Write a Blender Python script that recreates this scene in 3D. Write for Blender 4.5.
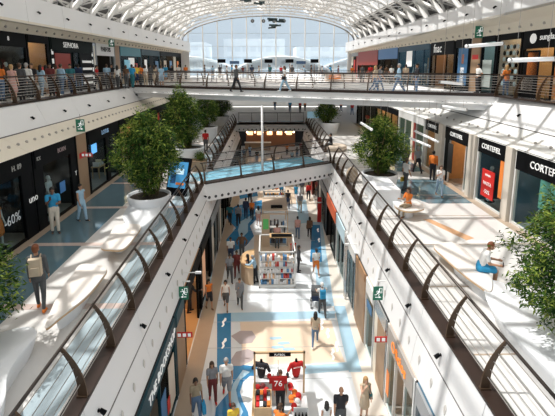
import bpy, bmesh, math, random
from mathutils import Vector, Matrix, noise
random.seed(7)
R = math.radians
PI = math.pi
scn = bpy.context.scene
C = scn.collection
for o in list(bpy.data.objects): bpy.data.objects.remove(o)

# ------------------------------------------------------------------ camera, light, exposure
F1, F2 = 5.1, 10.2                       # floor heights of the two galleries; eye height above the upper one
CZ = 11.85
FPX, PXX, PYY = 430.0, 277.5, 148.0
TH, PS = R(10.8), R(1.243)
cd = bpy.data.cameras.new('camera'); cam = bpy.data.objects.new('camera', cd); C.objects.link(cam)
cam.location = (0, 0, CZ); cam.rotation_euler = (PI/2 - TH, 0, -PS)
cd.sensor_fit = 'HORIZONTAL'; cd.sensor_width = 36; cd.lens = FPX/555*36
cd.shift_y = -(208-PYY)/555; cd.clip_end = 600; cd.clip_start = .05
scn.camera = cam
fw = Vector((math.sin(PS)*math.cos(TH), math.cos(PS)*math.cos(TH), -math.sin(TH)))
rt = Vector((math.cos(PS), -math.sin(PS), 0))
up = Vector((math.sin(PS)*math.sin(TH), math.cos(PS)*math.sin(TH), math.cos(TH)))
def ray(x, y): return fw + rt*((x-PXX)/FPX) - up*((y-PYY)/FPX)
def at(x, y, z=0.0):                      # measured point of the photograph on the level z
    r = ray(x, y); t = (z-CZ)/r.z
    return Vector((r.x*t, r.y*t, z))

w = bpy.data.worlds.new('sky'); scn.world = w; w.use_nodes = True
nt = w.node_tree; nt.nodes.clear()
wo = nt.nodes.new('ShaderNodeOutputWorld'); bg = nt.nodes.new('ShaderNodeBackground')
tc = nt.nodes.new('ShaderNodeTexCoord'); nz = nt.nodes.new('ShaderNodeTexNoise'); cr = nt.nodes.new('ShaderNodeValToRGB')
nz.inputs['Scale'].default_value = 2.2; nz.inputs['Detail'].default_value = 4
cr.color_ramp.elements[0].position = .42; cr.color_ramp.elements[0].color = (.78, .88, .97, 1)
cr.color_ramp.elements[1].position = .60; cr.color_ramp.elements[1].color = (.90, .95, 1.0, 1)
nt.links.new(tc.outputs['Generated'], nz.inputs['Vector']); nt.links.new(nz.outputs['Fac'], cr.inputs['Fac'])
nt.links.new(cr.outputs['Color'], bg.inputs['Color']); bg.inputs['Strength'].default_value = .74
nt.links.new(bg.outputs['Background'], wo.inputs['Surface'])
sd = bpy.data.lights.new('sun', 'SUN'); sun = bpy.data.objects.new('sun', sd); C.objects.link(sun)
sd.energy = 8.5; sd.color = (1.0, .965, .90); sd.angle = R(.9)
sun.location = (-20, 20, 60)
sun.rotation_euler = Vector((.50, -.05, -1)).to_track_quat('-Z', 'Y').to_euler()
vs = scn.view_settings
vs.view_transform = 'Standard'; vs.look = 'None'; vs.gamma = 1; vs.use_curve_mapping = False
vs.exposure = 0.14
scn.cycles.max_bounces = 6; scn.cycles.transparent_max_bounces = 24

# ------------------------------------------------------------------ materials
MC = {}
def mat(name, col, rough=.6, metal=0, emit=0, var=0.0, scale=4.0, bump=0.0, spec=.5, ecol=None):
    if name in MC: return MC[name]
    m = bpy.data.materials.new(name); m.use_nodes = True; MC[name] = m
    n = m.node_tree.nodes; L = m.node_tree.links; b = n['Principled BSDF']
    c = (*col, 1)
    b.inputs['Base Color'].default_value = c; b.inputs['Roughness'].default_value = rough
    b.inputs['Metallic'].default_value = metal; b.inputs['Specular IOR Level'].default_value = spec
    if emit:
        b.inputs['Emission Color'].default_value = (*(ecol or col), 1); b.inputs['Emission Strength'].default_value = emit
    if var or bump:
        t = n.new('ShaderNodeTexCoord'); z = n.new('ShaderNodeTexNoise'); z.inputs['Scale'].default_value = scale; z.inputs['Detail'].default_value = 3
        L.new(t.outputs['Object'], z.inputs['Vector'])
        if var:
            mx = n.new('ShaderNodeMix'); mx.data_type = 'RGBA'
            mx.inputs[6].default_value = (*[max(0, k*(1-var)) for k in col], 1); mx.inputs[7].default_value = (*[min(1, k*(1+var)) for k in col], 1)
            L.new(z.outputs['Fac'], mx.inputs[0]); L.new(mx.outputs[2], b.inputs['Base Color'])
        if bump:
            bp = n.new('ShaderNodeBump'); bp.inputs['Strength'].default_value = bump; bp.inputs['Distance'].default_value = .02
            L.new(z.outputs['Fac'], bp.inputs['Height']); L.new(bp.outputs['Normal'], b.inputs['Normal'])
    return m
def glass(name, tint, alpha, rough=.02, diff=None):
    if name in MC: return MC[name]
    m = bpy.data.materials.new(name); m.use_nodes = True; MC[name] = m
    n = m.node_tree.nodes; L = m.node_tree.links; n.clear()
    o = n.new('ShaderNodeOutputMaterial'); t = n.new('ShaderNodeBsdfTransparent'); t.inputs[0].default_value = (*tint, 1)
    if diff:
        g = n.new('ShaderNodeBsdfTranslucent'); g.inputs[0].default_value = (*diff, 1)
    else:
        g = n.new('ShaderNodeBsdfGlossy'); g.inputs[0].default_value = (1, 1, 1, 1); g.inputs['Roughness'].default_value = rough
    mx = n.new('ShaderNodeMixShader'); mx.inputs[0].default_value = alpha
    L.new(t.outputs[0], mx.inputs[1]); L.new(g.outputs[0], mx.inputs[2]); L.new(mx.outputs[0], o.inputs[0])
    return m
white = mat('white_paint', (.80, .80, .80), .45, var=.03, scale=.7)
cream = mat('cream_plaster', (.74, .68, .57), .6, var=.04, scale=.8)
soffit_m = mat('soffit', (.62, .58, .52), .7)
steel = mat('white_steel', (.74, .73, .71), .4, var=.03, scale=.5)
bronze = mat('dark_bronze', (.045, .034, .028), .35, .5)
brownledge = mat('brown_ledge', (.026, .013, .009), .45, var=.25, scale=5)
cable_m = mat('steel_cable', (.42, .40, .38), .3, .6)
black = mat('black', (.0035, .004, .005), .5, spec=.08)
blackm = mat('black_matte', (.02, .02, .022), .7)
darkwall = mat('dark_interior', (.022, .021, .022), .8)
dgreen = mat('exit_green', (.008, .13, .075), .5, emit=.12)
signwhite = mat('sign_white', (.9, .9, .9), .5, emit=.5)
signwhite2 = mat('letter_white', (.85, .85, .83), .5, emit=.25)
pane_m = glass('shop_glass', (.80, .88, .90), .018)
roofglass = glass('roof_glass', (.97, .98, 1), .07)
frit = glass('fritted_roof_glass', (.96, .97, 1), .52, diff=(.40, .36, .31))
wallglass = glass('facade_glass', (.90, .96, 1.0), .06)
woodm = mat('light_wood', (.58, .38, .20), .5, var=.2, scale=6)
tanm = mat('tan_panel', (.34, .22, .13), .55, var=.1, scale=2)
woodd = mat('mid_wood', (.34, .19, .09), .5, var=.25, scale=5)
seatwhite = mat('seat_top_white', (.78, .73, .68), .4, var=.03, scale=2)
shell = mat('moulded_white_shell', (.80, .82, .84), .3)
lampw = mat('tube_lamp_white', (.9, .92, .93), .4, emit=.12)
warmlamp = mat('warm_lamp', (1, .72, .42), .5, emit=9)
coollamp = mat('cool_lamp', (.95, .97, 1), .5, emit=6)
soil = mat('soil', (.04, .03, .02), .9)
greyfl = mat('gallery_floor_pale', (.66, .645, .625), .32, var=.04, scale=1.2)
tealfl = mat('gallery_floor_teal', (.115, .185, .22), .08, var=.10, scale=1.5)
beigefl = mat('floor_beige', (.42, .33, .25), .35, var=.06, scale=2)
lowfl = mat('lower_floor_pale', (.70, .735, .76), .16, var=.05, scale=1.5)
bluefl = mat('floor_blue', (.035, .20, .40), .16, var=.12, scale=2)
ltbluefl = mat('floor_light_blue', (.38, .56, .68), .18, var=.06, scale=2)
creamfl = mat('floor_cream', (.76, .61, .47), .22, var=.04, scale=2)
mauvefl = mat('floor_mauve', (.42, .36, .36), .22, var=.04, scale=2)
deckblue = mat('deck_blue_glass', (.22, .48, .62), .15, var=.08, scale=2)
chrome = mat('brushed_steel', (.5, .5, .5), .25, .9)
skin_m = [mat('skin_light', (.62, .37, .26), .55), mat('skin_tan', (.46, .25, .15), .55), mat('skin_brown', (.22, .11, .065), .55)]
COL = dict(white=(.78,.78,.76), black=(.02,.02,.025), grey=(.25,.26,.28), dgrey=(.08,.085,.09), navy=(.025,.045,.10), blue=(.03,.32,.60), lblue=(.36,.55,.70),
    denim=(.10,.17,.28), ldenim=(.30,.42,.54), red=(.55,.02,.02), orange=(.75,.20,.03), yellow=(.80,.55,.06), beige=(.55,.45,.33), khaki=(.33,.27,.18), brown=(.13,.07,.04),
    green=(.06,.16,.08), pink=(.62,.36,.32), maroon=(.16,.03,.03), cream=(.72,.66,.56), teal=(.03,.17,.20), olive=(.12,.12,.06), purple=(.15,.06,.18), dred=(.25,.03,.02))
def cm(name): return mat('cloth_'+name, COL[name], .85, var=.12, scale=9)
HAIR = dict(black=(.012,.01,.009), brown=(.06,.03,.015), blond=(.42,.25,.10), grey=(.35,.34,.33), red=(.20,.06,.02))
def hm(name): return mat('hair_'+name, HAIR[name], .6, var=.3, scale=30)
eyem = mat('eye', (.02, .015, .012), .2); lipm = mat('lip', (.35, .10, .08), .5)

# ------------------------------------------------------------------ mesh helpers
class MB:
    def __init__(s): s.v = []; s.f = []; s.mi = []; s.cur = 0; s.mats = []
    def use(s, m):
        if m not in s.mats: s.mats.append(m)
        s.cur = s.mats.index(m); return s
    def face(s, idx): s.f.append(idx); s.mi.append(s.cur)
    def add(s, vs, fs):
        k = len(s.v); s.v += [tuple(p) for p in vs]
        for f in fs: s.face([i+k for i in f])
        return s
    def box(s, x0, x1, y0, y1, z0, z1, M=None):
        vs = [Vector((x, y, z)) for z in (z0, z1) for y in (y0, y1) for x in (x0, x1)]
        if M: vs = [M @ p for p in vs]
        return s.add(vs, [(0,2,3,1), (4,5,7,6), (0,1,5,4), (2,6,7,3), (1,3,7,5), (0,4,6,2)])
    def tube(s, pts, r, n=6, cap=True):
        pts = [Vector(p) for p in pts]; k = len(s.v); m = len(pts)
        rr = r if isinstance(r, (list, tuple)) else [r]*m
        for i, p in enumerate(pts):
            d = (pts[min(i+1, m-1)] - pts[max(i-1, 0)]).normalized()
            a = d.cross(Vector((0, 0, 1)) if abs(d.z) < .9 else Vector((1, 0, 0))).normalized(); b = d.cross(a)
            for j in range(n):
                t = 2*PI*j/n; s.v.append(tuple(p + (a*math.cos(t)+b*math.sin(t))*rr[i]))
        for i in range(m-1):
            for j in range(n):
                j2 = (j+1) % n; s.face([k+i*n+j, k+i*n+j2, k+(i+1)*n+j2, k+(i+1)*n+j])
        if cap: s.face([k+j for j in range(n)][::-1]); s.face([k+(m-1)*n+j for j in range(n)])
        return s
    def lathe(s, prof, n=16, o=(0, 0, 0), sy=1):
        k = len(s.v); o = Vector(o)
        for (r, z) in prof:
            for j in range(n):
                t = 2*PI*j/n; s.v.append((o.x+r*math.cos(t), o.y+r*sy*math.sin(t), o.z+z))
        for i in range(len(prof)-1):
            for j in range(n):
                j2 = (j+1) % n; s.face([k+i*n+j, k+i*n+j2, k+(i+1)*n+j2, k+(i+1)*n+j])
        s.face([k+j for j in range(n)][::-1]); s.face([k+(len(prof)-1)*n+j for j in range(n)])
        return s
    def prism(s, poly, z0, z1, M=None, poly2=None):
        n = len(poly); p2 = poly2 or poly
        vs = [Vector((p[0], p[1], z0)) for p in poly] + [Vector((p[0], p[1], z1)) for p in p2]
        if M: vs = [M @ p for p in vs]
        return s.add(vs, [tuple(range(n))[::-1], tuple(range(n, 2*n))] + [(i, (i+1) % n, n+(i+1) % n, n+i) for i in range(n)])
    def ball(s, c, r, n=8, m=6):
        c = Vector(c); rx, ry, rz = r if isinstance(r, (tuple, list)) else (r, r, r)
        k = len(s.v)
        for i in range(1, m):
            a = PI*i/m
            for j in range(n):
                t = 2*PI*j/n; s.v.append((c.x+rx*math.sin(a)*math.cos(t), c.y+ry*math.sin(a)*math.sin(t), c.z+rz*math.cos(a)))
        s.v += [(c.x, c.y, c.z+rz), (c.x, c.y, c.z-rz)]
        T = len(s.v)-2
        for i in range(m-2):
            for j in range(n):
                j2 = (j+1) % n; s.face([k+i*n+j, k+(i+1)*n+j, k+(i+1)*n+j2, k+i*n+j2])
        for j in range(n):
            j2 = (j+1) % n; s.face([T, k+j, k+j2]); s.face([T+1, k+(m-2)*n+j2, k+(m-2)*n+j])
        return s
    def mesh(s, name, m=None, smooth=False):
        me = bpy.data.meshes.new(name); me.from_pydata(s.v, [], s.f)
        ms = s.mats or ([m] if m else [])
        for x in ms: me.materials.append(x)
        if s.mats: me.polygons.foreach_set('material_index', s.mi)
        if smooth: me.polygons.foreach_set('use_smooth', [True]*len(me.polygons))
        me.update(); return me
    def build(s, name, m=None, parent=None, smooth=False, loc=(0, 0, 0), rz=0):
        return put(name, s.mesh(name, m, smooth), parent, loc, rz)
def put(name, me, parent=None, loc=(0, 0, 0), rz=0):
    o = bpy.data.objects.new(name, me); C.objects.link(o); o.location = loc; o.rotation_euler = (0, 0, rz)
    if parent: o.parent = parent
    return o
def tag(o, label, cat, group=None, kind=None):
    if label: o['label'] = label
    if cat: o['category'] = cat
    if group: o['group'] = group
    if kind: o['kind'] = kind
    return o
def thing(name, label, cat, loc=(0, 0, 0), rz=0, group=None):
    return tag(put(name, None, None, loc, rz), label, cat, group)
def struct(name, loc=(0, 0, 0), rz=0, mesh=None, label=None):
    o = put(name, mesh, None, loc, rz); o['kind'] = 'structure'
    if label: o['label'] = label
    return o
def dup(o, parent=None):
    c = o.copy(); C.objects.link(c)
    if parent: c.parent = parent
    for ch in list(o.children): dup(ch, c)
    return c
FONT = {}
def text_mesh(txt, width=None, height=None, depth=.02, bold=.0, m=None, shear=0):
    key = (txt, width, height, depth, bold, m.name if m else '')
    if key in FONT: return FONT[key]
    cu = bpy.data.curves.new('t', 'FONT'); cu.body = txt; cu.extrude = depth/2; cu.align_x = 'CENTER'; cu.align_y = 'CENTER'; cu.offset = bold; cu.resolution_u = 2; cu.shear = shear
    ob = bpy.data.objects.new('t', cu); C.objects.link(ob)
    dg = bpy.context.evaluated_depsgraph_get(); dg.update()
    me = bpy.data.meshes.new_from_object(ob.evaluated_get(dg))
    bpy.data.objects.remove(ob)
    xs = [v.co.x for v in me.vertices]; ys = [v.co.y for v in me.vertices]
    W = max(xs)-min(xs); H = max(ys)-min(ys); cx = (max(xs)+min(xs))/2; cy = (max(ys)+min(ys))/2
    sx = (width/W) if width else None; sy = (height/H) if height else None
    sx = sx or sy; sy = sy or sx
    for v in me.vertices: v.co = Vector(((v.co.x-cx)*sx, -v.co.z, (v.co.y-cy)*sy))   # stands upright in XZ, front towards -Y
    me.materials.clear(); me.materials.append(m or signwhite2)
    FONT[key] = me; me.name = 'lettering'
    return me

# ------------------------------------------------------------------ structure: lower floor and its inlays
fl = struct('floor', mesh=MB().box(-8.5, 9.5, -6, 66, -.3, 0).mesh('floor', lowfl))
def inlay(pts, m, name, h=.004, px=True, parent=fl, z=0):
    P = [at(a, b, z) for a, b in pts] if px else [Vector((a, b, z)) for a, b in pts]
    # consistent winding
    ar = sum(P[i].x*P[(i+1) % len(P)].y - P[(i+1) % len(P)].x*P[i].y for i in range(len(P)))
    if ar < 0: P = P[::-1]
    return MB().prism([(p.x, p.y) for p in P], z, z+h).build(name, m, parent)
inlay([(-3.3, -4), (-2.62, -4), (-2.62, 60), (-3.3, 60)], beigefl, 'floor_border', px=False)
inlay([(3.2, -4), (4.1, -4), (4.1, 60), (3.2, 60)], mat('floor_pale_border', (.70, .65, .58), .3, var=.05), 'floor_border', px=False)
inlay([(240, 322), (300, 321), (331, 320), (338, 345), (345, 362), (300, 364), (243, 365)], creamfl, 'floor_panel')
inlay([(-1.0, 23.6), (1.6, 23.6), (1.6, 29), (-1.0, 29)], creamfl, 'floor_panel', px=False, h=.003)
inlay([(-1.0, 36), (2.5, 36), (2.5, 50), (-1.0, 50)], creamfl, 'floor_panel', px=False, h=.003)
inlay([(217, 313), (335, 311), (335, 318), (217, 322)], ltbluefl, 'floor_band', h=.006)
inlay([(217, 314), (231, 313), (231, 372), (217, 372)], bluefl, 'floor_band', h=.007)
# wavy river of blue
inlay([(228, 367), (243, 365), (252, 366), (262, 368), (262, 376), (250, 376), (243, 382), (240, 392), (243, 402), (248, 412), (250, 425), (214, 425), (216, 408), (222, 400), (229, 392), (233, 382), (231, 374)], bluefl, 'floor_wave', h=.006)
inlay([(243, 370), (250, 372), (240, 380), (236, 390), (238, 400), (243, 412), (240, 418), (233, 408), (230, 396), (233, 384)], ltbluefl, 'floor_wave', h=.009)
inlay([(303, 366), (350, 362), (352, 370), (305, 374)], ltbluefl, 'floor_band', h=.006)
inlay([(231, 336), (240, 331), (252, 331), (256, 337), (252, 343), (240, 344)], mauvefl, 'floor_patch', h=.008)
inlay([(231, 360), (236, 352), (248, 349), (256, 353), (252, 361), (241, 366), (232, 366)], mauvefl, 'floor_patch', h=.008)
inlay([(334, 306), (345, 306), (362, 372), (349, 372)], ltbluefl, 'floor_band', h=.005)
inlay([(312, 222), (322, 222), (334, 306), (318, 306)], ltbluefl, 'floor_band', h=.005)
inlay([(296, 200), (306, 200), (310, 222), (299, 224)], ltbluefl, 'floor_band', h=.005)
inlay([(312, 225), (320, 225), (322, 262), (310, 262)], bluefl, 'floor_wave', h=.007)
inlay([(225, 212), (236, 206), (262, 200), (262, 214), (250, 226), (254, 236), (246, 246), (232, 252), (226, 240), (236, 228), (228, 220)], bluefl, 'floor_wave', h=.007)
inlay([(240, 222), (250, 216), (256, 214), (248, 224), (248, 232), (240, 240), (238, 230)], ltbluefl, 'floor_wave', h=.010)
inlay([(238, 190), (256, 187), (258, 196), (240, 199)], bluefl, 'floor_wave', h=.007)
inlay([(210, 250), (216, 250), (208, 300), (200, 300)], ltbluefl, 'floor_band', h=.005)
# small white and blue fish-like marks set in the floor
for (px, py, mm) in ((224, 322, 'w'), (224, 343, 'w'), (284, 343, 'b'), (278, 347, 'b'), (276, 338, 'b'), (289, 349, 'b'), (322, 325, 'w'), (328, 333, 'w'), (337, 346, 'w'), (333, 354, 'w'), (318, 230, 'w'), (319, 240, 'w')):
    p = at(px, py, .012)
    k = MB().prism([(-.09, -.35), (-.02, -.38), (.05, -.2), (0, 0), (.1, .15), (.08, .33), (0, .35), (-.03, .18), (-.1, .02), (-.04, -.2)] if mm == 'w' else [(-.28, -.05), (-.1, -.12), (.28, -.04), (.22, .08), (-.05, .1), (-.26, .06)], 0, .003)
    k.build('floor_mark', signwhite2 if mm == 'w' else ltbluefl, fl, loc=(p.x, p.y, .009))
for k in range(28):
    y = 7+k*1.9
    inlay([(-2.62, y), (3.2, y), (3.2, y+.012), (-2.62, y+.012)], mat('floor_joint', (.42, .45, .48), .5), 'floor_joint', px=False, h=.0105)

# gallery slabs --------------------------------------------------------
def lerp(a, b, t): return a+(b-a)*t
XL, XR = -3.75, 4.45            # edges of the middle void
SL, SR = -9.5, 10.6             # middle shop fronts
midL = struct('floor_middle_left', mesh=MB().box(-13.5, XL, -6, 51.5, 4.95, F1).mesh('f', greyfl))
midR = struct('floor_middle_right', mesh=MB().box(XR, 14.5, -6, 51.5, 4.95, F1).mesh('f', greyfl))
midF = struct('floor_middle_far', mesh=MB().box(-13.5, 14.5, 51.5, 90, 4.9, F1).mesh('f', greyfl))
inlay([(SL+.35, -4), (-7.15, -4), (-7.15, 51), (SL+.35, 51)], tealfl, 'floor_panel', px=False, parent=midL, z=F1)
inlay([(SL, -4), (SL+.35, -4), (SL+.35, 51), (SL, 51)], beigefl, 'floor_border', px=False, parent=midL, z=F1)
for y in (11.2, 15.6, 20.0, 24.4, 28.8, 33.2, 37.6, 42):
    inlay([(SL+.35, y), (XL-.4, y), (XL-.4, y+.28), (SL+.35, y+.28)], mat('floor_pink_strip', (.52, .42, .38), .3), 'floor_strip', px=False, parent=midL, z=F1, h=.008)
for y in (9, 12.2, 15.4, 18.6, 21.8, 25, 28.2, 31.4, 34.6):
    inlay([(XR+.4, y), (SR, y), (SR, y+.05), (XR+.4, y+.05)], beigefl, 'floor_strip', px=False, parent=midR, z=F1, h=.008)
inlay([(8.0, 20.4), (10.2, 20.4), (10.2, 25.2), (7.0, 25.2), (7.0, 22.5)], tealfl, 'floor_panel', px=False, parent=midR, z=F1)
inlay([(8.0, 27), (10.2, 27), (10.2, 33), (8.0, 33)], tealfl, 'floor_panel', px=False, parent=midR, z=F1)
inlay([(6.9, 18.2), (7.25, 18.2), (8.2, 16), (7.8, 15.8)], mat('floor_orange', (.62, .36, .20), .3), 'floor_strip', px=False, parent=midR, z=F1)
inlay([(XL-.42, -4), (XL-.42, 51), (XL-1.15, 51), (XL-1.15, -4)], mat('floor_shade_blue_grey', (.36, .44, .48), .2, var=.06), 'floor_strip', px=False, parent=midL, z=F1, h=.006)  # strip colour paints in the shadow between bench and railing
inlay([(10.2, -4), (SR, -4), (SR, 51), (10.2, 51)], beigefl, 'floor_border', px=False, parent=midR, z=F1)

def band(name, P0, P1, Y0, Y1, m, parent, thick=.12):
    """long panel whose section runs from P0=(x,z) to P1; Y0/Y1 may carry x offsets at each end"""
    (x0, z0), (x1, z1) = P0, P1
    n = Vector((-(z1-z0), 0, x1-x0)).normalized()*thick
    return x0, z0, x1, z1, n
def panel(name, sec, Y0, Y1, m, parent=None, sec2=None):
    """prism along Y: sec = outline (x,z) at Y0, sec2 at Y1"""
    n = len(sec); sec2 = sec2 or sec
    v = [(x, Y0, z) for x, z in sec] + [(x, Y1, z) for x, z in sec2]
    mb = MB().add(v, [tuple(range(n)), tuple(range(n, 2*n))[::-1]] + [(i, n+i, n+(i+1) % n, (i+1) % n) for i in range(n)])
    me = mb.mesh(name, m); bm = bmesh.new(); bm.from_mesh(me); bmesh.ops.recalc_face_normals(bm, faces=bm.faces); bm.to_mesh(me); bm.free()
    return put(name, me, parent)
spot_me = None
def make_spot():
    mb = MB(); mb.box(-.035, .035, 0, .10, -.025, .025)
    mb.tube([(0, -.02, .02), (0, -.13, -.07)], [.045, .058], 8)
    return mb.mesh('spotlight', black)
spot_me = make_spot()
leaf_me = MB().prism([(0, -.15), (.045, -.05), (.05, .05), (0, .15), (-.05, .05), (-.045, -.05)], -.015, .015, Matrix.Rotation(PI/2, 4, 'X')).mesh('ornament', mat('ornament_grey', (.60, .57, .53), .5))
stud_me = MB().ball((0, 0, 0), (.075, .06, .075), 8, 5).mesh('stud', mat('stud_grey', (.40, .37, .33), .4))

def edge_wall(name, s, xe, zt, x1, z1, x2, z2, Y0, Y1, spot_dy, orn, label, wing=5.0, orn_dy=.9, y_sp=None, m2=None):
    """white gallery edge (s=-1 left, +1 right): fascia from (xe,zt) to (x1,z1), cove from there to (x2,z2); each joined panel its own part"""
    root = struct(name)
    o = .14*s
    L = 3.6; y = Y0
    while y < Y1-.01:
        e = min(y+L, Y1)
        panel('fascia_panel', [(xe, zt-.02), (x1, z1), (x1+o, z1), (xe+o, zt-.02)], y+.008, e-.008, white, root)
        panel('cove_panel', [(x1-s*.015, z1-.03), (x2, z2), (x2+o, z2), (x1+o, z1-.03)], y+.008, e-.008, m2 or white, root)
        y = e
    panel('seam_strip', [(x1-s*.004, z1+.015), (x1-s*.004, z1-.03), (x1+o, z1-.03), (x1+o, z1+.015)], Y0, Y1, mat('seam_dark', (.12, .11, .11), .6), root)
    y = Y0+.4
    while y < Y1:
        put('ornament' if orn is leaf_me else 'stud', orn, root, ((x1+x2)/2-s*.02, y, (z1+z2)/2), -s*PI/2)
        y += orn_dy
    g = 'small black spotlights on the %s' % label
    y = Y0+1.0
    while y < Y1:
        q = put('spotlight', spot_me, None, (lerp(xe, x1, .55)-s*.02, y, lerp(zt, z1, .55)), -s*PI/2 if s > 0 else PI/2)
        q.rotation_euler = (0, 0, -PI/2 if s > 0 else PI/2)
        tag(q, 'small black spotlight fixed to the white panels of the %s' % label, 'spotlight', g)
        y += spot_dy
    return root
edge_wall('wall_left_lower_edge', -1, XL, F1, -3.62, 4.15, -3.38, 3.25, 4, 51.4, 3.1, leaf_me, 'lower left gallery edge')
edge_wall('wall_right_lower_edge', 1, XR, F1, 4.33, 4.2, 4.16, 3.2, 4, 51.4, 2.35, leaf_me, 'lower right gallery edge')
edge_wall('wall_left_middle_edge', -1, -10.9, F2, -10.4, 9.1, -9.42, 8.50, 6, 41.9, 3.1, stud_me, 'upper left gallery edge', m2=cream, orn_dy=.62)
edge_wall('wall_right_middle_edge', 1, 12.6, F2, 11.8, 9.0, 10.50, 8.37, 5, 41.9, 3.6, stud_me, 'upper right gallery edge', m2=mat('cove_white', (.72, .72, .70), .5), orn_dy=1.0)
# soffits under the slabs and shop-back masses
struct('ceiling_lower_left', mesh=MB().box(-8, XL-.05, -6, 51.4, 4.75, 4.95).mesh('c', soffit_m))
struct('ceiling_lower_right', mesh=MB().box(XR+.05, 9, -6, 51.4, 4.75, 4.95).mesh('c', soffit_m))
UL0, UL1 = (-13.75, 12.0), (-12.3, 62.5)      # upper shop fronts, gently converging
UR0, UR1 = (13.55, 8.0), (11.9, 62.5)
def poly_slab(name, poly, z0, z1, m): return struct(name, mesh=MB().prism(poly, z0, z1).mesh(name, m))
poly_slab('floor_upper_left', [(-18.5, -6), (-10.95, -6), (-10.95, 42), (-18.5, 42)], 10.0, F2, greyfl)
poly_slab('floor_upper_right', [(12.65, -6), (19, -6), (19, 42), (12.65, 42)], 10.0, F2, greyfl)
poly_slab('floor_upper_far', [(-18.5, 42), (19, 42), (19, 72), (-18.5, 72)], 9.9, F2, mat('far_floor_beige', (.47, .43, .39), .4))
struct('trim_1', mesh=MB().box(-18.5, 19, 41.8, 42.0, 9.15, F2).mesh('t', white))

# upper cornices -------------------------------------------------------
def cornice(side):
    s = -1 if side == 'left' else 1
    root = struct('wall_%s_cornice' % side)
    if s < 0:
        A = dict(f=[(-12.25, 13.95), (-12.3, 15.3)], so=[(-12.25, 13.95), (-13.3, 14.04)], b=[(-13.3, 14.04), (-13.72, 13.62)], Y=4)
        B = dict(f=[(-11.0, 13.8), (-11.05, 15.1)], so=[(-11.0, 13.8), (-12.0, 13.9)], b=[(-12.0, 13.9), (-12.3, 13.5)], Y=62.8)
    else:
        A = dict(f=[(12.45, 14.65), (12.45, 15.65)], so=[(12.45, 14.65), (13.2, 14.2)], b=[(13.2, 14.2), (13.55, 13.62)], Y=4)
        B = dict(f=[(11.1, 13.75), (11.1, 15.1)], so=[(11.1, 13.75), (11.7, 13.8)], b=[(11.7, 13.8), (11.95, 13.45)], Y=62.8)
    N = 16
    for key, nm, m, dx, dz in (('f', 'fascia_panel', white, .15*s, 0), ('so', 'soffit_panel', cream, 0, .12), ('b', 'cove_panel', cream, .12*s, .1)):
        for i in range(N):
            secs = []
            for t in (i/N, (i+1)/N):
                q = [(lerp(a[0], b[0], t), lerp(a[1], b[1], t)) for a, b in zip(A[key], B[key])]
                secs.append([q[0], q[1], (q[1][0]+dx, q[1][1]+dz), (q[0][0]+dx, q[0][1]+dz)])
            y0, y1 = lerp(A['Y'], B['Y'], i/N), lerp(A['Y'], B['Y'], (i+1)/N)
            panel(nm, secs[0], y0+.012, y1-.012, m, root, secs[1])
    y = 12
    while y < 60:
        t = (y-A['Y'])/(B['Y']-A['Y'])
        q = [(lerp(a[0], b[0], t), lerp(a[1], b[1], t)) for a, b in zip(A['b'], B['b'])]
        put('stud', stud_me, root, ((q[0][0]+q[1][0])/2-.03*s, y, (q[0][1]+q[1][1])/2), 0)
        y += .95
    y = 14
    while y < 60:
        t = (y-A['Y'])/(B['Y']-A['Y'])
        q = [(lerp(a[0], b[0], t), lerp(a[1], b[1], t)) for a, b in zip(A['f'], B['f'])]
        o = put('spotlight', spot_me, None, ((q[0][0]+q[1][0])/2-.03*s, y, lerp(q[0][1], q[1][1], .5)), -PI/2 if s > 0 else PI/2)
        tag(o, 'small black spotlight on the white band under the %s side of the roof' % side, 'spotlight', 'black spotlights under the %s side of the roof' % side)
        y += 3.1
    return root
cornice('left'); cornice('right')

# ------------------------------------------------------------------ roof: arched trusses, purlins, glass
VY0, VY1 = 1.0, 62.6
def vault(x, off=0, Y=30):
    a = 12.35+off*.75; z = 15.25; h = 3.65+off
    return (x*a/12.35, z+h*math.sqrt(max(0, 1-(x/12.35)**2)))
def vpt(u, off):      # u in 0..1 round the arch
    t = PI*(1-u); a = 12.3+off*.8; h = 3.65+off
    return Vector((.1+a*math.cos(t), 0, 15.25+h*math.sin(t)))
NS = 12
tr = struct('roof_truss')
low = MB().tube([vpt(i/28, 0) for i in range(29)], .085, 6).build('lower_chord', steel, tr)
hi = MB().tube([vpt(i/28, 1.15) for i in range(29)], .10, 6).build('upper_chord', steel, tr)
DY = 3.0
for i in range(NS):
    a = vpt(i/NS, 0); b = vpt((i+.5)/NS, 1.15); c = vpt((i+1)/NS, 0)
    MB().tube([a, b], .05, 5, False).build('strut', steel, tr)
    MB().tube([b, c], .055, 5, False).build('strut', steel, tr)
    # raking members to the next truss
    d = vpt((i+.5)/NS, 1.15)+Vector((0, DY, 0))
    if i % 2 == 0: MB().tube([a, d], .13 if i in (0, 1, 2, 9, 10, 11) else .10, 5, False).build('strut', steel, tr)
    else: MB().tube([c, d], .13 if i in (0, 1, 2, 9, 10, 11) else .10, 5, False).build('strut', steel, tr)
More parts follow.
